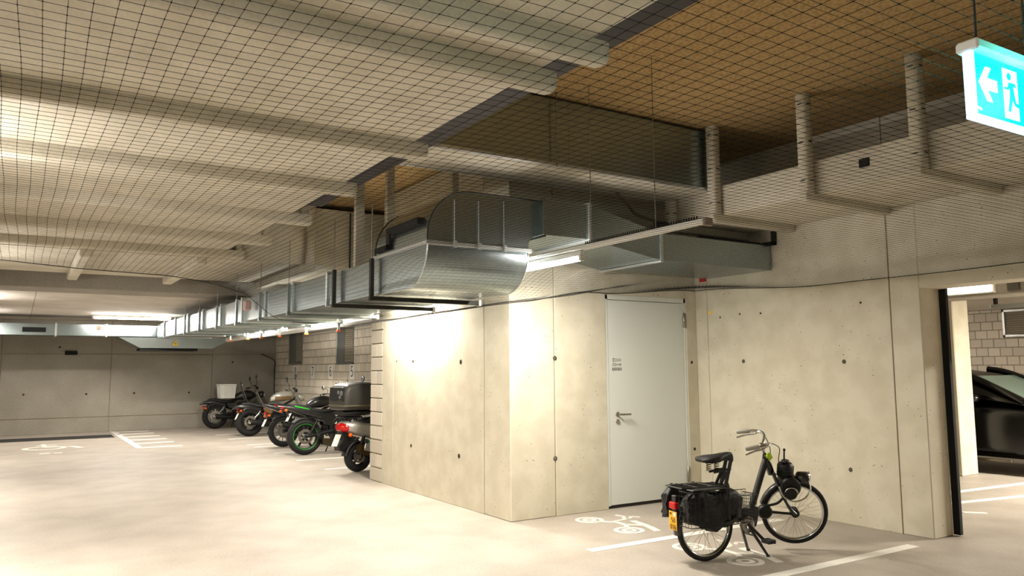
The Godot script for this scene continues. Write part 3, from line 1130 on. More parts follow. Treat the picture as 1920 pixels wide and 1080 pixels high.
		obj("end_cap", st, M.white, t)
		st = mb()
		tube(st, [Vector3(2.815, 0.36, 0), Vector3(2.815, 2.9 - yb if bz[i] < -14.2 else 3.07 - yb if bz[i] < -10.9 else 0.9, 0)], 0.006, 6)
		obj("threaded_rod", st, M.steel, t)
	# --- duct before the far wall
	var f := thing("galvanised_duct", "bright sheet-metal duct with black vent before the far wall", "duct")
	for q in [[-4.0, -1.6], [-1.6, 0.72], [0.72, 2.9]]:
		st = mb()
		bx(st, Vector3(q[0], 2.42, -21.95), Vector3(q[1], 2.69, -21.2), 0.003)
		obj("duct_section", st, M.galv, f)
	flange(f, 0, 0.72, Vector2(-21.95, 2.42), Vector2(-21.2, 2.69), 0.02, 0.02)
	flange(f, 0, 1.78, Vector2(-21.95, 2.42), Vector2(-21.2, 2.69), 0.02, 0.02)
	st = mb()
	bx(st, Vector3(0.05, 2.49, -21.2), Vector3(0.52, 2.60, -21.17), 0.003)
	obj("vent_grille", st, M.black, f)
	st = mb()
	cyl(st, Vector3(1.62, 2.62, -21.2), Vector3(1.62, 2.62, -21.15), 0.055, 16, 0.005)
	obj("smoke_detector", st, M.tan, f)
	# hopper below it
	var h := thing("duct_hopper", "low grey sheet-metal hopper with a yellow warning sticker", "duct", Vector3(3.3, 0, -21.6))
	st = mb()
	loft(st, [[Vector3(-1.25, 2.40, 0.4), Vector3(1.45, 2.40, 0.4), Vector3(1.45, 2.40, -0.5), Vector3(-1.25, 2.40, -0.5)], [Vector3(-0.75, 2.14, 0.35), Vector3(0.95, 2.14, 0.35), Vector3(0.95, 2.14, -0.45), Vector3(-0.75, 2.14, -0.45)]], true, [], FL)
	obj("hopper", st, M.galv, h)
	st = mb()
	bx(st, Vector3(-0.75, 2.08, -0.4), Vector3(0.6, 2.14, 0.3), 0.004)
	obj("vent_slot", st, M.black, h)
	st = mb()
	slab(st, [Vector2(-0.07, -0.06), Vector2(0.07, -0.06), Vector2(0.0, 0.07)], 0.004, Transform3D(Basis(Vector3.RIGHT, 0.19), Vector3(0.05, 2.27, 0.386)))
	var stick := obj("warning_sticker", st, M.yellow, h)
	st = mb()
	slab(st, [Vector2(0.012, 0.035), Vector2(-0.014, -0.008), Vector2(-0.002, -0.008), Vector2(-0.012, -0.045), Vector2(0.016, 0.002), Vector2(0.004, 0.002)], 0.004, Transform3D(Basis(Vector3.RIGHT, 0.19), Vector3(0.05, 2.262, 0.389)))
	obj("bolt_print", st, M.print, stick)
	# --- flat duct above the bays
	var s := thing("galvanised_duct", "flat dark duct close above the block wall of the bays", "duct")
	for q in [[-22.9, -19.0], [-19.0, -15.0], [-15.0, -11.0]]:
		st = mb()
		bx(st, Vector3(4.85, 2.52, q[0]), Vector3(6.42, 2.80, q[1]), 0.003)
		obj("duct_section", st, M.galv, s)

# ------------------------------------------------------------------ services
func build_services() -> void:
	var st := mb()
	var t := thing("light_trunking", "pale lighting trunking with toothed cable tray on top", "trunking")
	bx(st, Vector3(4.06, 2.578, -10.2), Vector3(4.14, 2.612, -3.88), 0.005)
	obj("trunk", st, M.white, t)
	st = mb()
	box(st, Vector3(4.1, 2.585, -3.865), Vector3(0.085, 0.06, 0.03), 0.008)
	obj("end_cap", st, mat(Color(0.62, 0.55, 0.5), 0.6), t)
	st = mb()
	bx(st, Vector3(4.065, 2.613, -5.25), Vector3(4.135, 2.617, -3.9))
	var z := -5.24
	while z < -3.92:
		bx(st, Vector3(4.062, 2.613, z), Vector3(4.066, 2.634, z + 0.012))
		bx(st, Vector3(4.134, 2.613, z), Vector3(4.138, 2.634, z + 0.012))
		z += 0.026
	obj("cable_tray", st, M.black, t)
	for zz in [-4.4, -5.2]:
		st = mb()
		tube(st, [Vector3(4.1, 2.61, zz), Vector3(4.1, 4.0, zz)], 0.004, 6)
		obj("suspension_rod", st, M.steel, t)
	# insulated pipe over the bays
	var p := thing("insulated_pipe", "white insulated pipe running along above the bays", "pipe")
	st = mb()
	tube(st, [Vector3(4.55, 2.33, -10.9), Vector3(4.55, 2.37, -20.9)], 0.065, 16)
	obj("pipe", st, M.white, p)
	# tray hangers with orange caps
	var oz := [-11.86, -13.49, -15.16, -16.5, -17.6, -19.3]
	var nm := ["nearest the block pier", "second from the block pier", "third from the block pier", "fourth from the block pier", "fifth from the block pier", "farthest from the block pier"]
	for i in oz.size():
		var h := thing("hanging_profile", "hanging metal profile with orange cap, " + nm[i], "profile", Vector3(4.26, 2.16 + 0.02 * i, oz[i]), 0.0, "capped profiles above the bays")
		st = mb()
		bx(st, Vector3(-0.02, 0.03, -0.02), Vector3(0.02, 0.42, 0.02), 0.003)
		obj("profile", st, M.galv_bright, h)
		st = mb()
		bx(st, Vector3(-0.028, 0.0, -0.028), Vector3(0.028, 0.035, 0.028), 0.004)
		obj("end_cap", st, M.orange, h)
		st = mb()
		tube(st, [Vector3(0, 0.42, 0), Vector3(0, 2.9 - 2.16 - 0.02 * i if oz[i] < -14.9 else 0.88, 0)], 0.006, 6)
		obj("threaded_rod", st, M.steel, h)
	# hangers in the dark gap above the elbow
	for q in [[3.05, -7.9, 0.10], [3.45, -8.0, 0.09], [3.95, -7.4, 0.08]]:
		st = mb()
		bx(st, Vector3(q[0] - q[2] * 0.5, 2.62, q[1] - 0.03), Vector3(q[0] + q[2] * 0.5, 4.0, q[1] + 0.03), 0.004)
		var hp := obj("hanging_strut", st, M.clad)
		tag(hp, ["broad pale strut left of the elbow top", "pale strut directly behind the elbow top", "narrow pale strut right of the elbow top"][0 if q[0] < 3.2 else 1 if q[0] < 3.6 else 2], "strut", "struts above the elbow")
	# black pipe frame on the wall behind the moped
	var b := thing("pipe_collar", "black frame round a pipe hole under the clad duct", "collar", Vector3(7.04, 2.98, -5.75))
	st = mb()
	bx(st, Vector3(-0.05, -0.08, -0.22), Vector3(0.0, -0.04, 0.12), 0.003)
	bx(st, Vector3(-0.05, -0.08, 0.08), Vector3(0.0, 0.09, 0.12), 0.003)
	obj("frame", st, M.black, b)
	st = mb()
	bx(st, Vector3(-1.0, -0.055, -0.32), Vector3(-0.05, -0.035, -0.06), 0.003)
	obj("seal_strip", st, M.black, b)
	st = mb()
	box(st, Vector3(5.62, 3.02, -5.95), Vector3(0.12, 0.10, 0.10), 0.008)
	var jb := obj("damper_drive", st, M.black)
	tag(jb, "small black damper drive hanging beside the pale duct end", "device")
	# corrugated cable loop beside it
	st = mb()
	var pts := []
	var rr := []
	for i in 80:
		var u := i / 79.0
		pts.append(Vector3(lerpf(5.05, 5.62, u), 3.33 - 0.26 * u - 0.05 * sin(u * PI), -6.0 + 0.03 * sin(u * 9.0)))
		rr.append(0.018 if i % 2 else 0.013)
	tube(st, pts, rr, 10)
	var fx := obj("flexible_conduit", st, mat(Color(0.34, 0.31, 0.22), 0.6))
	tag(fx, "corrugated flexible conduit sagging below the crossing duct", "conduit")
	# sounder on the ceiling edge near the far duct
	st = mb()
	box(st, Vector3(2.78, 2.50, -11.6), Vector3(0.10, 0.15, 0.10), 0.02)
	var so := obj("wall_sounder", st, mat(Color(0.74, 0.62, 0.63), 0.5))
	tag(so, "pinkish plastic sounder fixed to the long duct side", "device")
	st = mb()
	bx(st, Vector3(1.02, 2.0, -23.25), Vector3(1.30, 2.10, -23.17), 0.01)
	var ca := obj("wall_device", st, M.black)
	tag(ca, "small black device on the far concrete wall", "device")
	st = mb()
	bx(st, Vector3(7.03, 2.60, -6.80), Vector3(7.05, 2.68, -6.70), 0.003)
	var rd := obj("pipe_tag", st, M.red)
	tag(rd, "small red tag in the wall corner above the door", "tag")
	st = mb()
	slab(st, arc2(Vector2.ZERO, 0.02, 0, 340, 12), 0.004, Transform3D(Basis(Vector3.UP, PI / 2), Vector3(7.047, 2.218, -6.66)))
	var yd := obj("wall_sticker", st, M.yellow)
	tag(yd, "tiny yellow sticker on the wall right of the door", "sticker")
	build_exit_sign()

func build_exit_sign() -> void:
	var t := thing("exit_sign", "glowing green emergency exit sign with white arrow and running figure", "sign", Vector3(2.02, 2.19, -1.0), -0.02)
	var st := mb()
	bx(st, Vector3(0.0, 0.165, -0.03), Vector3(0.40, 0.195, 0.03), 0.006)
	obj("housing", st, M.white, t)
	st = mb()
	bx(st, Vector3(0.012, 0.0, -0.009), Vector3(0.388, 0.165, 0.009), 0.003)
	var face := obj("light_plate", st, glow(Color(0.0, 0.66, 0.56), 0.95), t)
	var wm := glow(Color(0.98, 1.0, 0.99), 0.55)
	for sg in [1.0, -1.0]:
		var P := func(poly: Array, called: String, m: Material, z := 0.0095):
			var s2 := mb()
			slab(s2, poly, 0.0016, Transform3D(Basis.IDENTITY, Vector3(0, 0, z * sg)))
			obj(called, s2, m, face)
		P.call([Vector2(0.030, 0.088), Vector2(0.066, 0.134), Vector2(0.092, 0.134), Vector2(0.070, 0.104), Vector2(0.118, 0.104), Vector2(0.118, 0.072), Vector2(0.070, 0.072), Vector2(0.092, 0.042), Vector2(0.066, 0.042)], "arrow_sign", wm)
		P.call([Vector2(0.150, 0.148), Vector2(0.222, 0.148), Vector2(0.222, 0.012), Vector2(0.150, 0.012)], "doorway_sign", wm)
		var gm := glow(Color(0.0, 0.62, 0.53), 0.9)
		P.call(arc2(Vector2(0.178, 0.128), 0.010, 0, 345, 14), "figure_head_sign", gm, 0.0112)
		P.call([Vector2(0.152, 0.096), Vector2(0.168, 0.096), Vector2(0.176, 0.112), Vector2(0.206, 0.112), Vector2(0.212, 0.102), Vector2(0.196, 0.103), Vector2(0.200, 0.080), Vector2(0.206, 0.060), Vector2(0.228, 0.056), Vector2(0.230, 0.046), Vector2(0.202, 0.050), Vector2(0.190, 0.066), Vector2(0.176, 0.030), Vector2(0.166, 0.032), Vector2(0.178, 0.072), Vector2(0.180, 0.100), Vector2(0.172, 0.090), Vector2(0.152, 0.090)], "figure_sign", gm, 0.0112)
		P.call([Vector2(0.018, 0.014), Vector2(0.036, 0.012), Vector2(0.036, 0.018), Vector2(0.018, 0.020)], "maker_mark_sign", wm)
	st = mb()
	bx(st, Vector3(0.0, -0.012, -0.013), Vector3(0.40, 0.0, 0.013), 0.002)
	bx(st, Vector3(0.0, 0.0, -0.013), Vector3(0.012, 0.165, 0.013), 0.002)
	bx(st, Vector3(0.388, 0.0, -0.013), Vector3(0.40, 0.165, 0.013), 0.002)
	obj("light_rim", st, glow(Color(0.72, 0.90, 1.0), 0.7), t)
	for x in [0.05, 0.30]:
		st = mb()
		tube(st, [Vector3(x, 0.195, 0), Vector3(x - 0.01, 0.6, 0.01), Vector3(x, 1.0, 0)], 0.003, 6)
		obj("suspension_wire", st, M.steel_dark, t)
	for sg in [-1.0, 1.0]:
		var l := OmniLight3D.new()
		l.name = "lamp"
		l.light_color = Color(0.30, 1.0, 0.92)
		l.light_energy = 0.045
		l.light_size = 0.08
		l.omni_range = 30.0
		l.omni_attenuation = 2.0
		l.shadow_enabled = true
		t.add_child(l, true)
		l.position = Vector3(0.2, 0.08, sg * 0.10)

# ------------------------------------------------------------------ door
func build_door() -> void:
	var d := setting("door_1", "white steel door with lever handle and tool symbol", "door")
	d.position = Vector3(5.615, 0.03, -6.887)
	var W := 1.26
	var st := mb()
	for r in [[0.0, 0.035, 0.0, 2.365], [W - 0.035, W, 0.0, 2.365], [0.0, W, 2.31, 2.365]]:
		bx(st, Vector3(r[0], r[2], -0.10), Vector3(r[1], r[3], -0.006), 0.003)
	obj("frame", st, M.door, d)
	st = mb()
	bx(st, Vector3(0.039, 0.006, -0.075), Vector3(W - 0.039, 2.304, -0.012), 0.004)
	var leaf := obj("leaf", st, M.door, d)
	st = mb()
	bx(st, Vector3(0.0, -0.03, -0.14), Vector3(W, 0.0, -0.02), 0.003)
	obj("threshold", st, M.steel_dark, d)
	st = mb()
	bx(st, Vector3(0.03, 0.0, -0.2), Vector3(W - 0.03, 2.36, -0.12))
	obj("shadow_gap", st, M.black, d)
	for y in [2.10, 0.26]:
		st = mb()
		cyl(st, Vector3(W - 0.037, y - 0.09, 0.004), Vector3(W - 0.037, y + 0.09, 0.004), 0.015, 12, 0.002)
		obj("hinge", st, M.steel, d)
	st = mb()
	cyl(st, Vector3(0.155, 1.005, -0.012), Vector3(0.155, 1.005, 0.0), 0.028, 20, 0.003)
	cyl(st, Vector3(0.155, 1.005, 0.0), Vector3(0.155, 1.005, 0.05), 0.011, 12)
	tube(st, [Vector3(0.155, 1.005, 0.045), Vector3(0.175, 1.005, 0.052), Vector3(0.30, 1.005, 0.052)], 0.011, 12)
	obj("handle", st, M.steel, leaf)
	st = mb()
	cyl(st, Vector3(0.155, 0.925, -0.012), Vector3(0.155, 0.925, 0.001), 0.028, 20, 0.003)
	obj("lock_cylinder", st, M.steel, leaf)
	# symbol: spanner and screwdriver in outline, with letters below
	st = mb()
	var Z := -0.011
	var L := func(pts: Array, closed: bool):
		var n := pts.size()
		for i in (n if closed else n - 1):
			var a: Vector2 = pts[i]
			var b: Vector2 = pts[(i + 1) % n]
			bar(st, Vector3(a.x, a.y, Z), Vector3(b.x, b.y, Z), 0.005, 0.002, Vector3.BACK)
	L.call([Vector2(0.100, 1.632), Vector2(0.118, 1.638), Vector2(0.132, 1.628), Vector2(0.215, 1.628), Vector2(0.222, 1.618), Vector2(0.215, 1.608), Vector2(0.132, 1.608), Vector2(0.118, 1.598), Vector2(0.100, 1.604), Vector2(0.112, 1.610), Vector2(0.112, 1.626)], true)
	L.call([Vector2(0.102, 1.577), Vector2(0.145, 1.577), Vector2(0.150, 1.566), Vector2(0.145, 1.555), Vector2(0.102, 1.555)], true)
	L.call([Vector2(0.150, 1.566), Vector2(0.195, 1.566)], false)
	L.call([Vector2(0.195, 1.572), Vector2(0.222, 1.576), Vector2(0.222, 1.556), Vector2(0.195, 1.560)], true)
	obj("tool_symbol", st, M.print, leaf)
	text_on("MRWA", 0.05, M.print, leaf, Transform3D(Basis.IDENTITY, Vector3(0.163, 1.513, Z)))

# ------------------------------------------------------------------ wheels
# axle along z, hub at the node's origin
func wheel(called: String, parent: Node, at: Transform3D, R: float, tyre_r: float, tyre_w: float, style: String, accent: Material, rim_m: Material) -> Node3D:
	var st := mb()
	var turn := Transform3D(Basis(Vector3.RIGHT, PI / 2), Vector3.ZERO)
	var pr := []
	for k in 14:
		var a := TAU * k / 14
		pr.append(Vector2(R - tyre_r + cos(a) * tyre_r, sin(a) * tyre_w))
	lathe(st, pr, 40, turn, true)
	var w := obj(called, st, M.rubber, parent)
	w.transform = at
	var ri := R - tyre_r * 1.75
	st = mb()
	var hw := tyre_w * 0.72
	lathe(st, [Vector2(ri, -hw), Vector2(ri + tyre_r * 0.35, -hw * 1.05), Vector2(ri + tyre_r * 0.35, hw * 1.05), Vector2(ri, hw), Vector2(ri - 0.012, hw * 0.5), Vector2(ri - 0.012, -hw * 0.5)], 40, turn, true)
	obj("rim", st, rim_m, w)
	if accent:
		for s in [-1, 1]:
			st = mb()
			lathe(st, [Vector2(ri + 0.006, s * hw * 1.0), Vector2(ri + 0.006, s * hw * 1.12), Vector2(ri + 0.013, s * hw * 1.13), Vector2(ri + 0.013, s * hw * 1.0)], 40, turn, true)
			obj("rim_stripe", st, accent, w)
	st = mb()
	if style == "wire":
		cyl(st, Vector3(0, 0, -0.04), Vector3(0, 0, 0.04), 0.022, 14, 0.003)
		for s in [-1, 1]:
			cyl(st, Vector3(0, 0, s * 0.034 - 0.003), Vector3(0, 0, s * 0.034 + 0.003), 0.036, 16)
		obj("hub", st, M.steel_dark, w)
		st = mb()
		for k in 36:
			var a := TAU * k / 36
			var s := -1.0 if k % 2 else 1.0
			var off := 0.5 if (k / 2) % 2 else -0.5
			tube(st, [Vector3(cos(a + off) * 0.033, sin(a + off) * 0.033, s * 0.034), Vector3(cos(a) * (ri - 0.004), sin(a) * (ri - 0.004), 0)], 0.0013, 4, false)
		obj("spokes", st, M.steel, w)
	else:
		cyl(st, Vector3(0, 0, -hw * 0.9), Vector3(0, 0, hw * 0.9), 0.05, 18, 0.006)
		obj("hub", st, rim_m if style == "fan" else M.alu, w)
		var n := 14 if style == "fan" else 5 if style == "five" else 7
		for k in n:
			var a := TAU * (k + 0.25) / n
			st = mb()
			var d := Vector3(cos(a), sin(a), 0)
			bar(st, d * 0.04, d * (ri - 0.002), 0.03 if style == "fan" else hw * 0.9, 0.016 if style == "fan" else 0.034, d.cross(Vector3.BACK), 0.004)
			obj("spoke", st, rim_m, w)
	if style != "wire":
		st = mb()
		lathe(st, [Vector2(R * 0.26, hw * 0.98), Vector2(R * 0.42, hw * 0.98), Vector2(R * 0.42, hw * 0.98 + 0.005), Vector2(R * 0.26, hw * 0.98 + 0.005)], 28, turn, true, FL)
		obj("brake_disc", st, M.steel, w)
	return w

# a mudguard: arc round the hub in the xy plane
func guard(parent: Node, called: String, c: Vector3, r: float, a0: float, a1: float, w: float, m: Material, depth := 0.03, bs := Basis.IDENTITY) -> void:
	var st := mb()
	var rings := []
	var n := 18
	for i in n + 1:
		var a := deg_to_rad(lerpf(a0, a1, float(i) / n))
		var d := Vector3(cos(a), sin(a), 0)
		var rg := []
		for p in [[r - depth, -w], [r - depth * 0.2, -w * 0.95], [r, -w * 0.5], [r + 0.002, 0], [r, w * 0.5], [r - depth * 0.2, w * 0.95], [r - depth, w], [r - depth, w * 0.85], [r - depth * 0.35, w * 0.7], [r - 0.008, 0], [r - depth * 0.35, -w * 0.7], [r - depth, -w * 0.85]]:
			rg.append(c + bs * (d * p[0] + Vector3(0, 0, p[1])))
		rings.append(rg)
	loft(st, rings)
	obj(called, st, m, parent)

# ------------------------------------------------------------------ the moped
func build_moped() -> void:
	var t := thing("moped", "black vintage moped with front engine and rear bags on its stand", "moped", Vector3(4.74, 0, -4.65), deg_to_rad(-8.0))
	var st := mb()
	var RH := Vector3(0.04, 0.277, 0)
	var FH := Vector3(0.963, 0.325, 0)
	var R := 0.277
	wheel("rear_wheel", t, Transform3D(Basis.IDENTITY, RH), R, 0.023, 0.022, "wire", null, M.chrome)
	# steering assembly turns about the head tube
	var axis := Vector3(-0.36, 0.93, 0).normalized()
	var head := Vector3(0.735, 0.70, 0)
	var sb := Basis(axis, deg_to_rad(-34.0))
	var S := func(p: Vector3) -> Vector3: return head + sb * (p - head)
	wheel("front_wheel", t, Transform3D(sb, S.call(FH)), R, 0.023, 0.022, "wire", null, M.chrome)
	# frame
	st = mb()
	tube(st, smooth_path([Vector3(0.705, 0.79, 0), Vector3(0.62, 0.60, 0), Vector3(0.53, 0.40, 0), Vector3(0.47, 0.325, 0), Vector3(0.36, 0.30, 0)], 5), 0.028, 14)
	tube(st, [Vector3(0.36, 0.30, 0), Vector3(0.04, 0.277, 0.06)], 0.014, 8)
	tube(st, [Vector3(0.36, 0.30, 0), Vector3(0.04, 0.277, -0.06)], 0.014, 8)
	tube(st, [Vector3(0.37, 0.29, 0), Vector3(0.27, 0.60, 0)], 0.02, 10)
	tube(st, [Vector3(0.27, 0.57, 0.03), Vector3(0.04, 0.285, 0.065)], 0.009, 8)
	tube(st, [Vector3(0.27, 0.57, -0.03), Vector3(0.04, 0.285, -0.065)], 0.009, 8)
	obj("frame", st, M.blackpaint, t)
	st = mb()
	cyl(st, S.call(Vector3(0.695, 0.80, 0)), S.call(Vector3(0.755, 0.645, 0)), 0.03, 16, 0.004)
	obj("head_tube", st, M.blackpaint, t)
	# fork
	st = mb()
	for s in [-1, 1]:
		tube(st, smooth_path([S.call(Vector3(0.765, 0.66, s * 0.05)), S.call(Vector3(0.84, 0.50, s * 0.06)), S.call(Vector3(0.90, 0.39, s * 0.055)), S.call(Vector3(0.963, 0.325, s * 0.048))], 4), 0.013, 10)
	tube(st, [S.call(Vector3(0.765, 0.66, -0.055)), S.call(Vector3(0.765, 0.66, 0.055))], 0.018, 8)
	obj("fork", st, M.blackpaint, t)
	guard(t, "front_mudguard", S.call(FH), R + 0.018, 68, 168, 0.032, M.blackpaint, 0.025, sb)
	guard(t, "rear_mudguard", RH, R + 0.018, 20, 190, 0.034, M.blackpaint, 0.028)
	# step cover and chain case
	st = mb()
	slab(st, [Vector2(0.40, 0.385), Vector2(0.565, 0.392), Vector2(0.575, 0.34), Vector2(0.545, 0.24), Vector2(0.50, 0.215), Vector2(0.45, 0.25), Vector2(0.38, 0.30)], 0.085, Transform3D(Basis.IDENTITY, Vector3(0, 0, 0.0)), 0.012)
	obj("step_cover", st, mat(Color(0.10, 0.11, 0.11), 0.35), t)
	# saddle
	st = mb()
	var rings := []
	for s in [[0.0, 0.80, 0.05, 0.012], [0.03, 0.806, 0.095, 0.024], [0.09, 0.805, 0.105, 0.034], [0.16, 0.808, 0.085, 0.034], [0.22, 0.818, 0.052, 0.032], [0.28, 0.822, 0.034, 0.034], [0.325, 0.812, 0.026, 0.04], [0.34, 0.80, 0.015, 0.03]]:
		rings.append(ring(Vector3(s[0], s[1], 0), s[2], s[3], 2.4, 18))
	loft(st, rings)
	var sad := obj("saddle", st, M.leather, t)
	for z in [-0.05, 0.05]:
		st = mb()
		var pts := []
		for k in 41:
			var a := TAU * k / 8.0
			pts.append(Vector3(0.135 + cos(a) * 0.02, 0.70 + 0.085 * k / 40.0, z + sin(a) * 0.02))
		tube(st, pts, 0.0035, 6)
		obj("spring", st, M.steel_dark, sad)
	st = mb()
	for z in [-0.03, 0.03]:
		bar(st, Vector3(0.225, 0.55, z), Vector3(0.30, 0.79, z), 0.012, 0.035, Vector3.RIGHT, 0.003)
		bar(st, Vector3(0.17, 0.57, z), Vector3(0.25, 0.70, z), 0.012, 0.028, Vector3.RIGHT, 0.003)
		bar(st, Vector3(0.12, 0.70, z), Vector3(0.30, 0.72, z), 0.01, 0.02, Vector3.UP, 0.003)
	obj("saddle_post", st, mat(Color(0.12, 0.125, 0.13), 0.4, 0.3), t)
	# handlebar
	st = mb()
	tube(st, [S.call(Vector3(0.70, 0.78, 0)), S.call(Vector3(0.662, 0.885, 0))], 0.014, 12)
	for s in [-1, 1]:
		tube(st, smooth_path([S.call(Vector3(0.662, 0.885, 0)), S.call(Vector3(0.69, 0.925, s * 0.07)), S.call(Vector3(0.70, 0.95, s * 0.15)), S.call(Vector3(0.665, 0.955, s * 0.21)), S.call(Vector3(0.59, 0.945, s * 0.235))], 5), 0.0135, 10)
	var hb := obj("handlebar", st, M.chrome, t)
	for s in [-1, 1]:
		st = mb()
		tube(st, [S.call(Vector3(0.60, 0.946, s * 0.235)), S.call(Vector3(0.585, 0.945, s * 0.236)), S.call(Vector3(0.50, 0.93, s * 0.245)), S.call(Vector3(0.485, 0.925, s * 0.246))], [0.016, 0.021, 0.021, 0.016], 12)
		obj("grip", st, M.grip, hb)
		st = mb()
		tube(st, smooth_path([S.call(Vector3(0.675, 0.955, s * 0.20)), S.call(Vector3(0.63, 0.925, s * 0.222)), S.call(Vector3(0.56, 0.905, s * 0.235)), S.call(Vector3(0.49, 0.875, s * 0.25))], 4), 0.0075, 8)
		obj("brake_lever", st, M.chrome, hb)
	st = mb()
	ell(st, S.call(Vector3(0.655, 0.90, 0.035)), Vector3(0.032, 0.026, 0.032))
	obj("bell", st, M.chrome, hb)
	st = mb()
	lathe(st, [Vector2(0.022, -0.010), Vector2(0.034, 0), Vector2(0.022, 0.010), Vector2(0.018, 0)], 18, Transform3D(Basis(Vector3.RIGHT, 1.1), Vector3(0.668, 0.80, 0.035)), true)
	obj("cable_lock", st, M.blackplastic, t)
	st = mb()
	box(st, Vector3(0.698, 0.80, 0.042), Vector3(0.05, 0.055, 0.03), 0.006, Basis(Vector3.BACK, 0.5))
	obj("lock_tag", st, M.lime, t)
	st = mb()
	for q in [[Vector3(0.70, 0.95, 0.1), Vector3(0.79, 0.90, 0.07), Vector3(0.80, 0.78, 0.03), Vector3(0.83, 0.66, 0.02)], [Vector3(0.70, 0.95, -0.1), Vector3(0.74, 0.86, -0.05), Vector3(0.74, 0.74, 0.0)]]:
		var qq := []
		for p in q: qq.append(S.call(p))
		tube(st, smooth_path(qq, 6), 0.0035, 6)
	obj("control_cable", st, M.black, t)
	# engine over the front wheel
	var eng := Node3D.new()
	eng.name = "engine"
	t.add_child(eng, true)
	eng.transform = Transform3D(sb, S.call(Vector3(0.90, 0.60, 0)))
	st = mb()
	cyl(st, Vector3(0.0, -0.03, -0.085), Vector3(0.0, -0.03, 0.10), 0.085, 26, 0.012)
	cyl(st, Vector3(0.0, -0.075, 0.10), Vector3(0.0, -0.075, 0.125), 0.052, 22, 0.006)
	obj("crankcase", st, M.engine, eng)
	st = mb()
	cyl(st, Vector3(-0.035, 0.03, 0.01), Vector3(-0.04, 0.155, 0.01), 0.062, 22, 0.01)
	for k in 5:
		cyl(st, Vector3(-0.036, 0.045 + k * 0.02, 0.01), Vector3(-0.036, 0.051 + k * 0.02, 0.01), 0.07, 22)
	cyl(st, Vector3(-0.04, 0.155, 0.01), Vector3(-0.04, 0.18, 0.01), 0.035, 16, 0.006)
	obj("cylinder_block", st, M.blackplastic, eng)
	st = mb()
	tube(st, [Vector3(-0.05, 0.17, 0.01), Vector3(-0.055, 0.26, 0.01)], 0.007, 8)
	ell(st, Vector3(-0.055, 0.268, 0.01), Vector3(0.012, 0.012, 0.012))
	obj("engine_lever", st, M.blackplastic, eng)
	st = mb()
	cyl(st, Vector3(0.06, 0.03, 0.0), Vector3(0.155, 0.035, 0.0), 0.052, 20, 0.012)
	obj("headlight", st, M.blackpaint, eng)
	st = mb()
	cyl(st, Vector3(0.152, 0.035, 0.0), Vector3(0.165, 0.035, 0.0), 0.056, 22, 0.004)
	obj("headlight_ring", st, M.chrome, eng)
	st = mb()
	tube(st, smooth_path([Vector3(-0.10, -0.02, 0.11), Vector3(-0.06, -0.10, 0.125), Vector3(0.03, -0.135, 0.13), Vector3(0.12, -0.10, 0.115), Vector3(0.16, -0.03, 0.09), Vector3(0.15, 0.03, 0.06)], 5), 0.007, 8)
	tube(st, arc_path(Vector3(0, -0.075, 0.128), 0.055, 20, 160), 0.004, 8)
	obj("engine_bow", st, M.chrome, eng)
	# silencer drum with its pipe
	st = mb()
	cyl(st, S.call(Vector3(0.70, 0.345, 0.06)), S.call(Vector3(0.70, 0.345, 0.115)), 0.062, 24, 0.014)
	tube(st, smooth_path([S.call(Vector3(0.86, 0.50, 0.09)), S.call(Vector3(0.80, 0.43, 0.095)), S.call(Vector3(0.72, 0.40, 0.09))], 4), 0.011, 8)
	tube(st, [S.call(Vector3(0.75, 0.345, 0.09)), S.call(Vector3(0.93, 0.335, 0.07))], 0.011, 8)
	obj("silencer", st, M.engine, t)
	# pedals and chainwheel
	st = mb()
	lathe(st, [Vector2(0.012, -0.004), Vector2(0.065, -0.003), Vector2(0.068, 0), Vector2(0.065, 0.003), Vector2(0.012, 0.004)], 28, Transform3D(Basis(Vector3.RIGHT, PI / 2), Vector3(0.43, 0.262, 0.06)), true)
	obj("chainwheel", st, M.steel, t)
	for s in [-1.0, 1.0]:
		st = mb()
		var pe := Vector3(0.43 + s * 0.125, 0.262 - s * 0.125, s * 0.10)
		bar(st, Vector3(0.43, 0.262, s * 0.075), pe, 0.016, 0.024, Vector3.UP, 0.003)
		var cr := obj("crank", st, M.steel_dark, t)
		st = mb()
		for dx in [-0.028, 0.0, 0.028]:
			box(st, pe + Vector3(dx, 0, s * 0.055), Vector3(0.02, 0.032, 0.095), 0.004)
		box(st, pe + Vector3(0, 0, s * 0.055), Vector3(0.06, 0.012, 0.08), 0.003)
		obj("pedal", st, M.blackplastic, cr)
	# stand
	st = mb()
	for s in [-1.0, 1.0]:
		tube(st, [Vector3(0.45, 0.24, s * 0.05), Vector3(0.51, 0.13, s * 0.085), Vector3(0.575, 0.012, s * 0.12)], [0.012, 0.013, 0.011], 10)
		ell(st, Vector3(0.577, 0.012, s * 0.12), Vector3(0.02, 0.012, 0.014))
	tube(st, [Vector3(0.49, 0.17, -0.07), Vector3(0.49, 0.17, 0.07)], 0.008, 8)
	obj("stand", st, M.blackpaint, t)
	# carrier and bags
	st = mb()
	for z in [-0.09, -0.03, 0.03, 0.09]:
		tube(st, [Vector3(-0.25, 0.602, z), Vector3(0.22, 0.597, z)], 0.007, 8)
	for x in [-0.25, -0.1, 0.05, 0.2]:
		tube(st, [Vector3(x, 0.602, -0.1), Vector3(x, 0.602, 0.1)], 0.006, 8)
	for z in [-0.085, 0.085]:
		tube(st, [Vector3(-0.16, 0.60, z), Vector3(0.03, 0.28, z)], 0.007, 8)
	obj("carrier", st, M.blackpaint, t)
	var rng := RandomNumberGenerator.new()
	rng.seed = 77
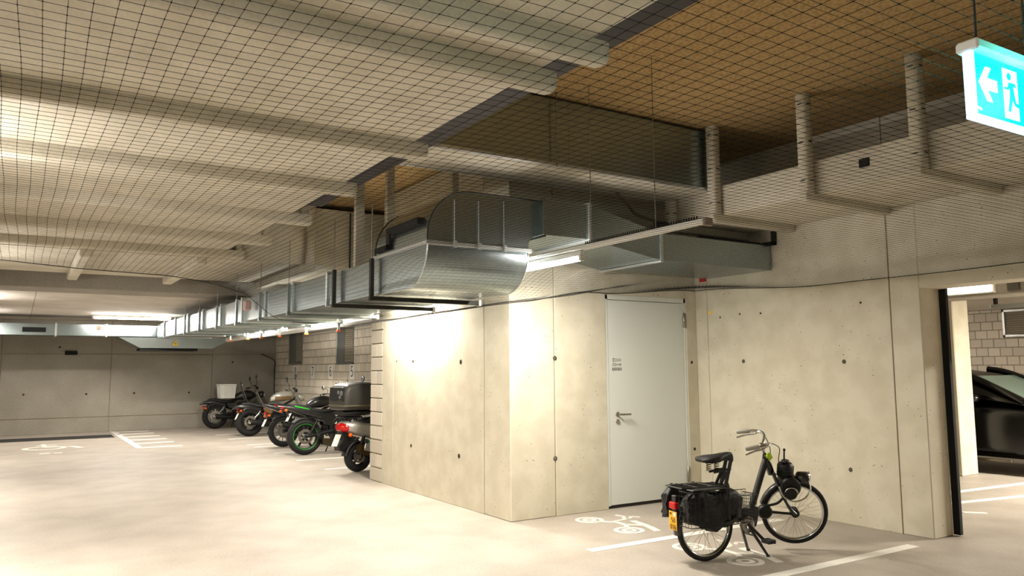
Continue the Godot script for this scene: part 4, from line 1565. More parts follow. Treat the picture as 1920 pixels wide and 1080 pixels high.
	for s in [-1.0, 1.0]:
		st = mb()
		var rg := []
		var n := 9
		for i in n:
			var u := float(i) / (n - 1)
			var x := lerpf(-0.25, 0.26, u)
			var e := 1.0 - pow(absf(u * 2.0 - 1.0), 6.0) * 0.35
			var sag := 0.022 * sin(u * 9.0) + rng.randf_range(-0.012, 0.012)
			var rr := ring(Vector3(x, 0.452 - 0.03 * u + sag, s * 0.15), 0.064 * e, 0.140 * e, 2.7, 20)
			for k in rr.size(): rr[k] += Vector3(rng.randf_range(-1, 1), rng.randf_range(-1, 1), rng.randf_range(-1, 1)) * 0.014
			rg.append(rr)
		loft(st, rg)
		var bag := obj("pannier_bag", st, M.leather, t)
		st = mb()
		box(st, Vector3(-0.03, 0.592, s * 0.14), Vector3(0.36, 0.010, 0.10), 0.005)
		obj("bag_lid", st, M.blackplastic, bag)
		for x in [-0.12, 0.10]:
			st = mb()
			bar(st, Vector3(x, 0.598, s * 0.222), Vector3(x + 0.01, 0.36, s * 0.222), 0.006, 0.028, Vector3.RIGHT, 0.002)
			obj("bag_strap", st, M.case_dark, bag)
	# wire basket beside the bags
	st = mb()
	var b0 := Vector3(0.22, 0.325, 0.06)
	var b1 := Vector3(0.385, 0.535, 0.225)
	for k in 9:
		var y := lerpf(b0.y, b1.y, k / 8.0)
		for q in [[Vector3(b0.x, y, b1.z), Vector3(b1.x, y, b1.z)], [Vector3(b1.x, y, b0.z), Vector3(b1.x, y, b1.z)]]:
			tube(st, q, 0.0016, 4, false)
	for k in 6:
		var x := lerpf(b0.x, b1.x, k / 5.0)
		tube(st, [Vector3(x, b0.y, b1.z), Vector3(x, b1.y, b1.z)], 0.0016, 4, false)
	for k in 8:
		var z := lerpf(b0.z, b1.z, k / 7.0)
		tube(st, [Vector3(b1.x, b0.y, z), Vector3(b1.x, b1.y, z)], 0.0016, 4, false)
	tube(st, [Vector3(b0.x, b1.y, b1.z), Vector3(b1.x, b1.y, b1.z), Vector3(b1.x, b1.y, b0.z)], 0.004, 6)
	tube(st, [Vector3(b0.x, b0.y, b1.z), Vector3(b1.x, b0.y, b1.z), Vector3(b1.x, b0.y, b0.z)], 0.004, 6)
	obj("wire_basket", st, M.wire, t)
	# wire cage round the bags
	for sg in [1.0]:
		st = mb()
		for k in 8:
			var y := lerpf(0.32, 0.585, k / 7.0)
			tube(st, [Vector3(-0.265, y, sg * 0.08), Vector3(-0.265, y, sg * 0.228), Vector3(0.27, y, sg * 0.228)], 0.0016 if k % 7 else 0.004, 4, false)
		for k in 14:
			var x := lerpf(-0.265, 0.27, k / 13.0)
			tube(st, [Vector3(x, 0.32, sg * 0.228), Vector3(x, 0.585, sg * 0.228)], 0.0016, 4, false)
		for k in 5:
			var z := lerpf(0.08, 0.228, k / 4.0)
			tube(st, [Vector3(-0.265, 0.32, sg * z), Vector3(-0.265, 0.585, sg * z)], 0.0016, 4, false)
		obj("wire_cage", st, M.wire, t)
	# tail lamp and plate
	st = mb()
	box(st, Vector3(-0.262, 0.462, 0.0), Vector3(0.04, 0.055, 0.085), 0.008)
	obj("tail_lens", st, M.redlens, t)
	st = mb()
	box(st, Vector3(-0.248, 0.46, 0.0), Vector3(0.03, 0.16, 0.055), 0.004)
	obj("plate_bracket", st, M.blackplastic, t)
	st = mb()
	box(st, Vector3(-0.272, 0.345, 0.0), Vector3(0.004, 0.145, 0.102), 0.0015)
	var pl := obj("number_plate", st, M.plate_yellow, t)
	var face := Basis(Vector3.UP, -PI / 2)
	text_on("50", 0.05, M.print, pl, Transform3D(face, Vector3(-0.2755, 0.348, 0.004)))
	text_on("016", 0.05, M.print, pl, Transform3D(face, Vector3(-0.2755, 0.296, 0.004)))
	text_on("BS", 0.024, M.print, pl, Transform3D(face, Vector3(-0.2755, 0.397, -0.026)))
	st = mb()
	box(st, Vector3(-0.275, 0.395, 0.024), Vector3(0.002, 0.028, 0.03), 0.0)
	obj("plate_sticker", st, M.plate, pl)

func arc_path(c: Vector3, r: float, a0: float, a1: float) -> Array:
	var out := []
	for i in 15:
		var a := deg_to_rad(lerpf(a0, a1, i / 14.0))
		out.append(c + Vector3(cos(a), sin(a), 0) * r)
	return out

# ------------------------------------------------------------------ motorcycles
# local axes: x forward, y up, z to the rider's right; origin where the rear tyre meets the floor
func motorcycle(label: String, at: Vector3, p: Dictionary) -> Node3D:
	var t := thing("motorcycle", label, "motorcycle", at, 0.0, "motorcycles parked in the bays")
	t.basis = Basis(Vector3.UP, p.get("turn", 0.0)) * Basis(Vector3.RIGHT, -0.10)
	var st := mb()
	var R: float = p.R
	var WB: float = p.get("wb", 1.43)
	var rh := Vector3(0, R, 0)
	var RF: float = p.get("RF", 0.31)
	var fh := Vector3(WB, RF, 0)
	var sty: String = p.style
	wheel("rear_wheel", t, Transform3D(Basis.IDENTITY, rh), R, p.tr, p.tw, p.spokes, p.get("accent"), p.rim)
	wheel("front_wheel", t, Transform3D(Basis.IDENTITY, fh), RF, 0.06, 0.06, p.spokes, p.get("accent"), p.rim)
	# swing arm
	for s in [-1.0, 1.0]:
		st = mb()
		tube(st, [Vector3(-0.03, R, s * 0.12), Vector3(0.25, R + 0.03, s * 0.12), Vector3(0.52, 0.42, s * 0.10)], [0.028, 0.03, 0.04], 10)
		obj("swing_arm", st, p.get("arm", M.engine), t)
	# frame
	st = mb()
	for s in [-1.0, 1.0]:
		tube(st, smooth_path([Vector3(1.08, 0.86, s * 0.03), Vector3(0.85, 0.74, s * 0.12), Vector3(0.55, 0.62, s * 0.13), Vector3(0.5, 0.40, s * 0.12), Vector3(0.62, 0.24, s * 0.12), Vector3(0.95, 0.26, s * 0.1), Vector3(1.06, 0.72, s * 0.03)], 4), 0.018, 8)
		tube(st, [Vector3(0.55, 0.62, s * 0.11), Vector3(0.05, p.seat_y - 0.12, s * 0.10)], 0.014, 8)
	obj("frame", st, p.get("frame", M.engine), t)
	# engine
	st = mb()
	box(st, Vector3(0.72, 0.40, 0), Vector3(0.42, 0.28, 0.32), 0.05)
	cyl(st, Vector3(0.64, 0.38, -0.21), Vector3(0.64, 0.38, 0.21), 0.115, 22, 0.02)
	cyl(st, Vector3(0.84, 0.37, -0.18), Vector3(0.84, 0.37, 0.18), 0.085, 22, 0.02)
	var eng := obj("engine", st, M.engine, t)
	for q in ([[Vector3(0.78, 0.50, 0), Vector3(0.86, 0.70, 0)]] if sty != "cruiser" else [[Vector3(0.68, 0.50, 0), Vector3(0.58, 0.68, 0)], [Vector3(0.80, 0.50, 0), Vector3(0.90, 0.68, 0)]]):
		st = mb()
		var ax: Vector3 = q[1] - q[0]
		for k in 7:
			var c: Vector3 = q[0] + ax * (k / 6.5)
			bar(st, c, c + ax.normalized() * 0.012, 0.24, 0.15, Vector3.BACK.cross(ax), 0.003)
		bar(st, q[0], q[1], 0.17, 0.11, Vector3.BACK.cross(ax), 0.01)
		obj("cylinder_block", st, M.steel_dark, eng)
	st = mb()
	cyl(st, Vector3(0.64, 0.38, 0.205), Vector3(0.64, 0.38, 0.222), 0.09, 22, 0.006)
	obj("clutch_cover", st, M.alu, eng)
	# exhaust
	st = mb()
	if p.exhaust == "belly":
		tube(st, smooth_path([Vector3(0.98, 0.52, 0.05), Vector3(1.0, 0.3, 0.06), Vector3(0.8, 0.17, 0.08), Vector3(0.5, 0.2, 0.12)], 5), 0.026, 10)
		obj("exhaust_pipe", st, M.alu, t)
		st = mb()
		rings_box(st, [[0.62, 0.20, 0.10, 0.09, 0.06], [0.45, 0.20, 0.12, 0.11, 0.075], [0.28, 0.23, 0.14, 0.08, 0.06]])
		obj("silencer", st, mat(Color(0.32, 0.29, 0.22), 0.35, 0.8), t)
		st = mb()
		cyl(st, Vector3(0.30, 0.30, 0.15), Vector3(0.18, 0.34, 0.17), 0.045, 14, 0.006)
		obj("exhaust_tip", st, M.engine, t)
	else:
		tube(st, smooth_path([Vector3(0.95, 0.55, 0.06), Vector3(1.02, 0.35, 0.12), Vector3(0.8, 0.24, 0.2), Vector3(0.5, 0.26, 0.2)], 5), 0.026, 10)
		obj("exhaust_pipe", st, M.alu if sty == "cruiser" else M.engine, t)
		st = mb()
		tube(st, [Vector3(0.55, 0.27, 0.20), Vector3(0.50, 0.275, 0.20), Vector3(0.02, 0.32 if p.exhaust == "long" else 0.42, 0.21), Vector3(-0.03, 0.325 if p.exhaust == "long" else 0.43, 0.21)], [0.04, 0.058, 0.062, 0.05], 16)
		obj("silencer", st, M.engine, t)
		st = mb()
		tube(st, [Vector3(-0.03, 0.325 if p.exhaust == "long" else 0.43, 0.21), Vector3(-0.07, 0.33 if p.exhaust == "long" else 0.44, 0.21)], 0.05, 16)
		obj("exhaust_tip", st, M.chrome if p.exhaust == "long" else M.steel_dark, t)
	# tank
	st = mb()
	var ty: float = p.get("tank_y", 0.88)
	var rg := []
	for s in [[0.50, -0.06, 0.05, 0.05], [0.56, -0.03, 0.10, 0.085], [0.68, 0.0, 0.14, 0.115], [0.82, 0.02, 0.155, 0.13], [0.94, 0.025, 0.135, 0.11], [1.03, 0.02, 0.09, 0.075], [1.07, 0.01, 0.04, 0.04]]:
		rg.append(ring(Vector3(s[0], ty + s[1], 0), s[2], s[3], 2.5, 20))
	loft(st, rg)
	var tank := obj("fuel_tank", st, p.tank, t)
	if p.has("tank_band"):
		for s in [-1.0, 1.0]:
			st = mb()
			rg = []
			for q in [[0.58, -0.035, 0.115], [0.70, -0.045, 0.15], [0.84, -0.04, 0.165], [0.98, -0.02, 0.12]]:
				rg.append(ring(Vector3(q[0], ty + q[1], s * q[2] * 0.86), 0.02, 0.05, 2.6, 14))
			loft(st, rg)
			obj("tank_panel", st, p.tank_band, tank)
	st = mb()
	cyl(st, Vector3(0.84, ty + 0.14, 0), Vector3(0.84, ty + 0.158, 0), 0.035, 16, 0.004)
	obj("filler_cap", st, M.chrome, tank)
	# seat and tail
	var sy: float = p.seat_y
	st = mb()
	rg = []
	if sty == "cruiser":
		for s in [[-0.22, sy + 0.02, 0.09, 0.02], [-0.16, sy + 0.04, 0.11, 0.045], [0.02, sy + 0.04, 0.12, 0.055], [0.12, sy + 0.0, 0.15, 0.055], [0.32, sy - 0.03, 0.16, 0.055], [0.48, sy + 0.01, 0.10, 0.05], [0.56, sy + 0.03, 0.06, 0.03]]:
			rg.append(ring(Vector3(s[0], s[1], 0), s[2], s[3], 2.8, 18))
	else:
		for s in [[-0.30, sy + 0.12, 0.05, 0.02], [-0.18, sy + 0.10, 0.09, 0.04], [0.06, sy + 0.06, 0.11, 0.045], [0.14, sy + 0.01, 0.12, 0.045], [0.36, sy - 0.02, 0.13, 0.045], [0.52, sy + 0.0, 0.08, 0.04], [0.58, sy + 0.02, 0.05, 0.025]]:
			rg.append(ring(Vector3(s[0], s[1], 0), s[2], s[3], 2.8, 18))
	loft(st, rg)
	obj("seat", st, M.leather, t)
	if sty == "cruiser":
		guard(t, "rear_mudguard", rh, R + 0.035, 35, p.get("guard_end", 165), 0.105, p.get("guard", M.blackpaint), 0.09)
		st = mb()
		rings_box(st, [[-0.40, sy - 0.06, 0.0, 0.04, 0.02], [-0.30, sy - 0.02, 0.0, 0.09, 0.045], [-0.05, sy - 0.02, 0.0, 0.11, 0.06], [0.25, sy - 0.10, 0.0, 0.12, 0.06]])
		obj("tail_unit", st, M.blackpaint, t)
	else:
		st = mb()
		rings_box(st, [[p.get("tail", -0.42), sy + 0.10, 0.0, 0.035, 0.02], [-0.25, sy + 0.06, 0.0, 0.09, 0.05], [0.05, sy - 0.02, 0.0, 0.11, 0.08], [0.40, sy - 0.12, 0.0, 0.12, 0.10]])
		obj("tail_unit", st, p.get("tail_m", M.blackpaint), t)
		guard(t, "rear_mudguard", rh, R + 0.03, 60, 130, 0.07, M.blackplastic, 0.05)
	# side panels
	for s in [-1.0, 1.0]:
		st = mb()
		slab(st, [Vector2(0.28, sy - 0.06), Vector2(0.52, sy - 0.04), Vector2(0.60, 0.62), Vector2(0.50, 0.50), Vector2(0.34, 0.54)], 0.03, Transform3D(Basis.IDENTITY, Vector3(0, 0, s * 0.125)), 0.008)
		obj("side_panel", st, p.get("side_m", M.blackpaint), t)
		st = mb()
		tube(st, [Vector3(0.06, R + 0.03, s * 0.135), Vector3(0.22, sy - 0.14, s * 0.125)], 0.014, 10)
		tube(st, [Vector3(0.09, R + 0.09, s * 0.135), Vector3(0.19, sy - 0.20, s * 0.127)], 0.026, 12)
		obj("shock_absorber", st, M.alu if sty == "cruiser" else M.engine, t)
	# front end
	var hd := Vector3(1.10, 0.92, 0)
	st = mb()
	for s in [-1.0, 1.0]:
		tube(st, [hd + Vector3(-0.02, 0.05, s * 0.10), fh + Vector3(0, 0, s * 0.10)], [0.022, 0.027], 12)
	box(st, hd, Vector3(0.09, 0.035, 0.26), 0.008)
	obj("fork", st, M.alu, t)
	guard(t, "front_mudguard", fh, RF + 0.025, 40, 150, 0.075, p.get("guard", M.blackpaint), 0.05)
	st = mb()
	var hl := Vector3(1.24, 0.90, 0)
	if sty == "naked":
		rings_box(st, [[1.08, 0.97, 0.0, 0.10, 0.09], [1.22, 0.93, 0.0, 0.11, 0.10], [1.34, 0.87, 0.0, 0.06, 0.05]])
	else:
		ell(st, hl, Vector3(0.10, 0.095, 0.095))
	var hlo := obj("headlight", st, p.get("lamp_m", M.blackpaint), t)
	st = mb()
	ell(st, Vector3(1.31, 0.89, 0), Vector3(0.035, 0.075, 0.08))
	obj("headlight_lens", st, M.chrome, hlo)
	# handlebar with grips, levers, mirrors
	var by: float = p.get("bar_y", 1.10)
	var bx_: float = p.get("bar_x", 1.02)
	st = mb()
	for s in [-1.0, 1.0]:
		tube(st, smooth_path([hd + Vector3(-0.02, 0.05, s * 0.03), Vector3(1.06, by - 0.03, s * 0.12), Vector3(1.03, by, s * 0.25), Vector3(bx_ - 0.08, by - 0.01, s * 0.40)], 5), 0.012, 10)
	var hb := obj("handlebar", st, M.chrome if sty == "cruiser" else M.blackplastic, t)
	for s in [-1.0, 1.0]:
		st = mb()
		tube(st, [Vector3(1.0, by, s * 0.30), Vector3(bx_ - 0.09, by - 0.012, s * 0.42)], 0.019, 12)
		obj("grip", st, M.rubber, hb)
		st = mb()
		tube(st, [Vector3(1.05, by + 0.0, s * 0.27), Vector3(1.06, by - 0.01, s * 0.36), Vector3(1.01, by - 0.015, s * 0.44)], 0.007, 8)
		obj("brake_lever", st, M.alu, hb)
		st = mb()
		var mp := Vector3(1.0, by + p.get("mirror_up", 0.19), s * p.get("mirror_out", 0.36))
		tube(st, smooth_path([Vector3(1.03, by + 0.01, s * 0.25), Vector3(1.05, by + 0.10, s * 0.29), mp], 4), 0.006, 8)
		var mi := obj("mirror", st, M.blackplastic, hb)
		st = mb()
		ell(st, mp + Vector3(0.01, 0.02, 0), Vector3(0.022, p.get("mirror_h", 0.05), 0.075), Basis(Vector3.RIGHT, s * -0.4))
		obj("mirror_shell", st, p.get("mirror_m", M.blackplastic), mi)
		st = mb()
		ell(st, mp + Vector3(-0.006, 0.02, 0), Vector3(0.010, p.get("mirror_h", 0.05) * 0.86, 0.066), Basis(Vector3.RIGHT, s * -0.4))
		obj("mirror_face", st, M.mirror, mi)
	st = mb()
	box(st, Vector3(1.12, by - 0.03, 0), Vector3(0.05, 0.09, 0.16), 0.015, Basis(Vector3.BACK, 0.5))
	obj("instrument", st, M.blackplastic, t)
	# tail lamp, indicators, plate
	var tx: float = p.get("lamp_x", -0.30)
	var tyy: float = p.get("lamp_y", sy + 0.02)
	st = mb()
	box(st, Vector3(tx, tyy, 0), Vector3(0.05, 0.05, 0.12), 0.015)
	obj("tail_lens", st, M.redlens, t)
	for s in [-1.0, 1.0]:
		st = mb()
		ell(st, Vector3(tx + 0.03, tyy - 0.06, s * 0.17), Vector3(0.03, 0.025, 0.03))
		obj("indicator", st, M.amber, t)
		st = mb()
		tube(st, [Vector3(tx + 0.05, tyy - 0.06, 0), Vector3(tx + 0.03, tyy - 0.06, s * 0.15)], 0.006, 8)
		obj("indicator_stalk", st, M.blackplastic, t)
	var px: float = p.get("plate_x", tx - 0.03)
	var py: float = p.get("plate_y", tyy - 0.22)
	st = mb()
	box(st, Vector3(px, py, 0), Vector3(0.006, 0.16, 0.17), 0.002, Basis(Vector3.BACK, -0.45))
	obj("number_plate", st, M.plate, t)
	st = mb()
	bar(st, Vector3(px + 0.02, py - 0.02, 0), Vector3(tx + 0.06, tyy - 0.02, 0), 0.05, 0.02, Vector3.RIGHT, 0.004)
	obj("plate_bracket", st, M.blackplastic, t)
	# side stand and foot pegs
	st = mb()
	tube(st, [Vector3(0.55, 0.28, -0.14), Vector3(0.50, 0.035, -0.30)], 0.012, 8)
	obj("side_stand", st, M.steel_dark, t)
	for s in [-1.0, 1.0]:
		st = mb()
		tube(st, [Vector3(0.50, 0.34, s * 0.16), Vector3(0.50, 0.34, s * 0.27)], 0.014, 8)
		obj("foot_peg", st, M.rubber, t)
	if p.get("sissy", false):
		st = mb()
		tube(st, smooth_path([Vector3(0.02, sy - 0.05, 0.10), Vector3(-0.10, sy + 0.16, 0.09), Vector3(-0.19, sy + 0.50, 0.07), Vector3(-0.20, sy + 0.56, 0.0), Vector3(-0.19, sy + 0.50, -0.07), Vector3(-0.10, sy + 0.16, -0.09), Vector3(0.02, sy - 0.05, -0.10)], 5), 0.012, 10)
		obj("backrest_bar", st, M.blackpaint, t)
	if p.has("flash"):
		for s in [-1.0, 1.0]:
			st = mb()
			slab(st, [Vector2(-0.20, sy + 0.10), Vector2(0.12, sy + 0.03), Vector2(0.12, sy + 0.012), Vector2(-0.22, sy + 0.085)], 0.012, Transform3D(Basis.IDENTITY, Vector3(0, 0, s * 0.098)), 0.003)
			obj("colour_flash", st, p.flash, t)
			st = mb()
			slab(st, [Vector2(0.62, ty - 0.02), Vector2(0.92, ty + 0.08), Vector2(1.02, ty + 0.02), Vector2(0.90, ty - 0.06)], 0.02, Transform3D(Basis(Vector3.UP, s * 0.1), Vector3(0, 0, s * 0.150)), 0.005)
			obj("colour_flash", st, p.flash, t)
	return t

# rounded body through [x, y, z, half width, half height]
func rings_box(st: SurfaceTool, secs: Array, e := 3.4, seg := 18) -> void:
	var rg := []
	for s in secs: rg.append(ring(Vector3(s[0], s[1], s[2]), s[3], s[4], e, seg))
	loft(st, rg)

func build_motorcycles() -> void:
	motorcycle("black low motorcycle in the farthest bay, carrying a white box", Vector3(4.62, 0, -22.45), {"style": "cruiser", "R": 0.335, "tr": 0.075, "tw": 0.095, "spokes": "five", "rim": M.alu, "tank": M.blackpaint, "seat_y": 0.73, "exhaust": "long", "guard_end": 130, "bar_y": 1.12, "mirror_up": 0.24, "lamp_x": -0.30, "lamp_y": 0.60, "plate_x": 0.28, "plate_y": 0.42})
	motorcycle("black motorcycle with tall passenger backrest and tan tank side", Vector3(4.78, 0, -19.34), {"style": "cruiser", "R": 0.335, "tr": 0.08, "tw": 0.10, "spokes": "five", "rim": M.engine, "tank": M.silver, "tank_band": M.tan, "seat_y": 0.72, "exhaust": "long", "sissy": true, "guard_end": 120, "guard": M.blackpaint, "bar_y": 1.10, "mirror_up": 0.26, "tank_y": 0.92, "lamp_x": -0.27, "lamp_y": 0.66, "side_m": M.tan, "plate_x": -0.30, "plate_y": 0.48, "lamp_m": M.silver})
	motorcycle("dark motorcycle with pale fan-spoked wheels between two black ones", Vector3(4.70, 0, -16.24), {"style": "standard", "R": 0.315, "tr": 0.06, "tw": 0.07, "spokes": "fan", "rim": M.alu, "tank": M.blackpaint, "seat_y": 0.76, "exhaust": "short", "bar_y": 1.08, "lamp_x": -0.36, "lamp_y": 0.70, "plate_y": 0.50, "mirror_m": M.silver, "mirror_out": 0.44, "mirror_up": 0.12, "flash": M.redlens})
	motorcycle("black sporty motorcycle with green rim stripes and green flashes", Vector3(4.58, 0, -14.45), {"style": "naked", "R": 0.33, "tr": 0.062, "tw": 0.085, "spokes": "five", "rim": M.engine, "accent": M.green, "tank": M.blackpaint, "seat_y": 0.80, "exhaust": "belly", "bar_y": 1.06, "flash": M.green, "lamp_x": -0.42, "lamp_y": 0.88, "plate_x": -0.30, "plate_y": 0.70, "tail": -0.5, "mirror_up": 0.27, "mirror_out": 0.42})
	# the box on the seat of the farthest one
	var b := thing("storage_box", "white plastic storage box on the farthest motorcycle's seat", "box", Vector3(4.90, 0.815, -22.49), 0.06)
	var st := mb()
	loft(st, [[Vector3(-0.19, 0, -0.15), Vector3(0.19, 0, -0.15), Vector3(0.19, 0, 0.15), Vector3(-0.19, 0, 0.15)], [Vector3(-0.215, 0.34, -0.17), Vector3(0.215, 0.34, -0.17), Vector3(0.215, 0.34, 0.17), Vector3(-0.215, 0.34, 0.17)]], true, [], FL)
	obj("body", st, M.white, b)
	st = mb()
	box(st, Vector3(0, 0.36, 0), Vector3(0.46, 0.05, 0.37), 0.012)
	obj("lid", st, M.plate, b)
	for x in [-0.09, 0.09]:
		st = mb()
		bar(st, Vector3(x, 0.0, 0.154), Vector3(x * 1.1, 0.33, 0.173), 0.012, 0.012, Vector3.RIGHT, 0.002)
		obj("side_rib", st, M.plate, b)

# ------------------------------------------------------------------ the scooter
func build_scooter() -> void:
	var t := thing("scooter", "silver scooter with a big dark top case beside the block pier", "scooter", Vector3(4.50, 0, -11.57))
	t.basis = Basis(Vector3.UP, 0.19) * Basis(Vector3.RIGHT, -0.03)
	var st := mb()
	var R := 0.235
	wheel("rear_wheel", t, Transform3D(Basis.IDENTITY, Vector3(0, R, 0)), R, 0.06, 0.06, "five", null, M.engine)
	wheel("front_wheel", t, Transform3D(Basis.IDENTITY, Vector3(1.30, R, 0)), R, 0.055, 0.055, "five", null, M.engine)
	# silver rear body
	rings_box(st, [[-0.34, 0.70, 0, 0.06, 0.045], [-0.26, 0.70, 0, 0.13, 0.085], [-0.05, 0.66, 0, 0.185, 0.115], [0.25, 0.60, 0, 0.20, 0.13], [0.48, 0.50, 0, 0.18, 0.15], [0.58, 0.40, 0, 0.16, 0.12]], 3.0, 22)
	obj("rear_body", st, M.silver, t)
	st = mb()
	rings_box(st, [[0.45, 0.28, 0, 0.16, 0.07], [0.85, 0.27, 0, 0.17, 0.06], [0.98, 0.30, 0, 0.16, 0.08]], 4.0)
	obj("floor_board", st, M.blackplastic, t)
	st = mb()
	var rg := []
	for s in [[0.22, 1.10, 0.20, 0.05], [0.45, 1.06, 0.22, 0.06], [0.75, 1.04, 0.19, 0.06], [0.98, 1.02, 0.12, 0.05]]:
		var q := []
		for k in 18:
			var an := TAU * k / 18
			q.append(Vector3(s[1] + sin(an) * s[3], s[0], cos(an) * s[2]))
		rg.append(q)
	loft(st, rg)
	obj("leg_shield", st, M.silver, t)
	guard(t, "front_mudguard", Vector3(1.30, R, 0), R + 0.03, 30, 160, 0.075, M.silver, 0.06)
	st = mb()
	tube(st, [Vector3(1.05, 0.95, 0), Vector3(1.30, R, 0.085)], 0.02, 10)
	tube(st, [Vector3(1.05, 0.95, 0), Vector3(1.30, R, -0.085)], 0.02, 10)
	obj("fork", st, M.engine, t)
	st = mb()
	rings_box(st, [[0.06, 0.76, 0, 0.12, 0.04], [0.12, 0.775, 0, 0.15, 0.05], [0.28, 0.78, 0, 0.16, 0.05], [0.50, 0.77, 0, 0.13, 0.045], [0.58, 0.75, 0, 0.06, 0.03]], 2.8)
	obj("seat", st, M.leather, t)
	# black hugger that carries the plate
	st = mb()
	slab(st, [Vector2(-0.33, 0.66), Vector2(-0.14, 0.60), Vector2(-0.10, 0.50), Vector2(-0.16, 0.42), Vector2(-0.30, 0.33), Vector2(-0.37, 0.35), Vector2(-0.38, 0.42), Vector2(-0.30, 0.52)], 0.15, Transform3D(Basis.IDENTITY, Vector3.ZERO), 0.015)
	obj("rear_mudguard", st, M.blackplastic, t)
	guard(t, "hugger", Vector3(0, R, 0), R + 0.025, 95, 175, 0.075, M.blackplastic, 0.05)
	st = mb()
	box(st, Vector3(-0.375, 0.50, 0.0), Vector3(0.006, 0.19, 0.16), 0.002, Basis(Vector3.BACK, -0.42))
	obj("number_plate", st, M.plate, t)
	st = mb()
	rings_box(st, [[-0.36, 0.695, 0, 0.05, 0.04], [-0.31, 0.69, 0, 0.125, 0.07], [-0.24, 0.68, 0, 0.145, 0.07]], 2.8)
	obj("tail_lens", st, M.redlens, t)
	for s in [-1.0, 1.0]:
		st = mb()
		ell(st, Vector3(-0.22, 0.575, s * 0.15), Vector3(0.035, 0.032, 0.03))
		obj("indicator", st, M.amber, t)
		st = mb()
		tube(st, [Vector3(-0.20, 0.58, s * 0.06), Vector3(-0.22, 0.575, s * 0.13)], 0.01, 8)
		obj("indicator_stalk", st, M.blackplastic, t)
	st = mb()
	for z in [-0.12, 0.12]:
		tube(st, [Vector3(-0.30, 0.84, z), Vector3(0.0, 0.84, z), Vector3(0.02, 0.74, z)], 0.012, 8)
	tube(st, [Vector3(-0.30, 0.84, -0.12), Vector3(-0.30, 0.84, 0.12)], 0.012, 8)
	tube(st, [Vector3(-0.20, 0.84, 0.12), Vector3(-0.20, 0.74, 0.10)], 0.012, 8)
	tube(st, [Vector3(-0.20, 0.84, -0.12), Vector3(-0.20, 0.74, -0.10)], 0.012, 8)
	obj("carrier", st, M.blackplastic, t)
	# silencer with heat shield
	st = mb()
	tube(st, [Vector3(0.45, 0.20, 0.13), Vector3(0.40, 0.22, 0.14), Vector3(-0.06, 0.36, 0.16), Vector3(-0.10, 0.37, 0.16)], [0.045, 0.07, 0.075, 0.06], 18)
	var si := obj("silencer", st, mat(Color(0.34, 0.27, 0.15), 0.4, 0.7), t)
	st = mb()
	bar(st, Vector3(0.36, 0.275, 0.21), Vector3(-0.02, 0.39, 0.225), 0.02, 0.11, Vector3.UP, 0.008)
	obj("heat_shield", st, M.silver, si)
	# engine swing unit
	st = mb()
	rings_box(st, [[-0.06, R, -0.12, 0.05, 0.06], [0.2, 0.26, -0.12, 0.06, 0.09], [0.45, 0.30, -0.10, 0.07, 0.10]], 3.0)
	obj("drive_case", st, M.engine, t)
	st = mb()
	box(st, Vector3(0.32, 0.34, 0.04), Vector3(0.28, 0.2, 0.2), 0.04)
	obj("engine", st, M.engine, t)
	st = mb()
	tube(st, [Vector3(-0.08, 0.28, 0.12), Vector3(0.05, 0.58, 0.13)], 0.025, 12)
	obj("shock_absorber", st, M.engine, t)
	# handlebar, screen, mirrors
	st = mb()
	rings_box(st, [[0.88, 1.05, 0, 0.14, 0.05], [0.98, 1.06, 0, 0.17, 0.07], [1.10, 1.02, 0, 0.12, 0.08]], 2.8)
	obj("handlebar_cover", st, M.silver, t)
	st = mb()
	tube(st, [Vector3(0.84, 1.06, -0.36), Vector3(0.93, 1.06, -0.15), Vector3(0.93, 1.06, 0.15), Vector3(0.84, 1.06, 0.36)], 0.017, 12)
	obj("handlebar", st, M.rubber, t)
	st = mb()
	rg = []
	for k in 7:
		var v := k / 6.0
		var w := 0.24 * (1.0 - 0.55 * pow(v, 2.4))
		var q := []
		for j in 9:
			var u := j / 8.0 * 2.0 - 1.0
			q.append(Vector3(1.10 - 0.14 * v - 0.08 * u * u, 1.08 + 0.52 * v, u * w))
		for j in 9:
			var u := 1.0 - j / 8.0 * 2.0
			q.append(Vector3(1.105 - 0.14 * v - 0.08 * u * u, 1.08 + 0.52 * v, u * w))
		rg.append(q)
	loft(st, rg)
	obj("windscreen", st, M.screen, t)
	for s in [-1.0, 1.0]:
		st = mb()
		tube(st, [Vector3(0.92, 1.08, s * 0.18), Vector3(0.90, 1.24, s * 0.30)], 0.006, 8)
		var mi := obj("mirror", st, M.blackplastic, t)
		st = mb()
		ell(st, Vector3(0.90, 1.27, s * 0.31), Vector3(0.02, 0.05, 0.07))
		obj("mirror_shell", st, M.blackplastic, mi)
	# top case
	var c := thing("top_case", "big dark grey top case with round stickers on the scooter", "top case", Vector3(4.42, 0.95, -11.56), 0.19)
	st = mb()
	var P := func(x: float, y: float, z: float) -> Vector3: return Vector3(x, y, z)
	rg = []
	for s in [[-0.30, 0.02, 0.27, 0.235], [-0.285, 0.0, 0.36, 0.25], [-0.22, -0.005, 0.40, 0.26], [0.0, -0.01, 0.43, 0.27], [0.18, -0.01, 0.42, 0.265], [0.27, 0.0, 0.37, 0.25], [0.295, 0.03, 0.28, 0.23]]:
		rg.append(ring(Vector3(s[0], (s[1] + s[2]) * 0.5, 0), s[3], (s[2] - s[1]) * 0.5, 5.0, 28))
	loft(st, rg)
	obj("shell", st, M.case, c)
	st = mb()
	rings_box(st, [[-0.31, 0.07, 0, 0.245, 0.012], [-0.22, 0.07, 0, 0.272, 0.014], [0.0, 0.07, 0, 0.278, 0.014], [0.2, 0.07, 0, 0.272, 0.014], [0.30, 0.07, 0, 0.24, 0.012]], 8.0, 28)
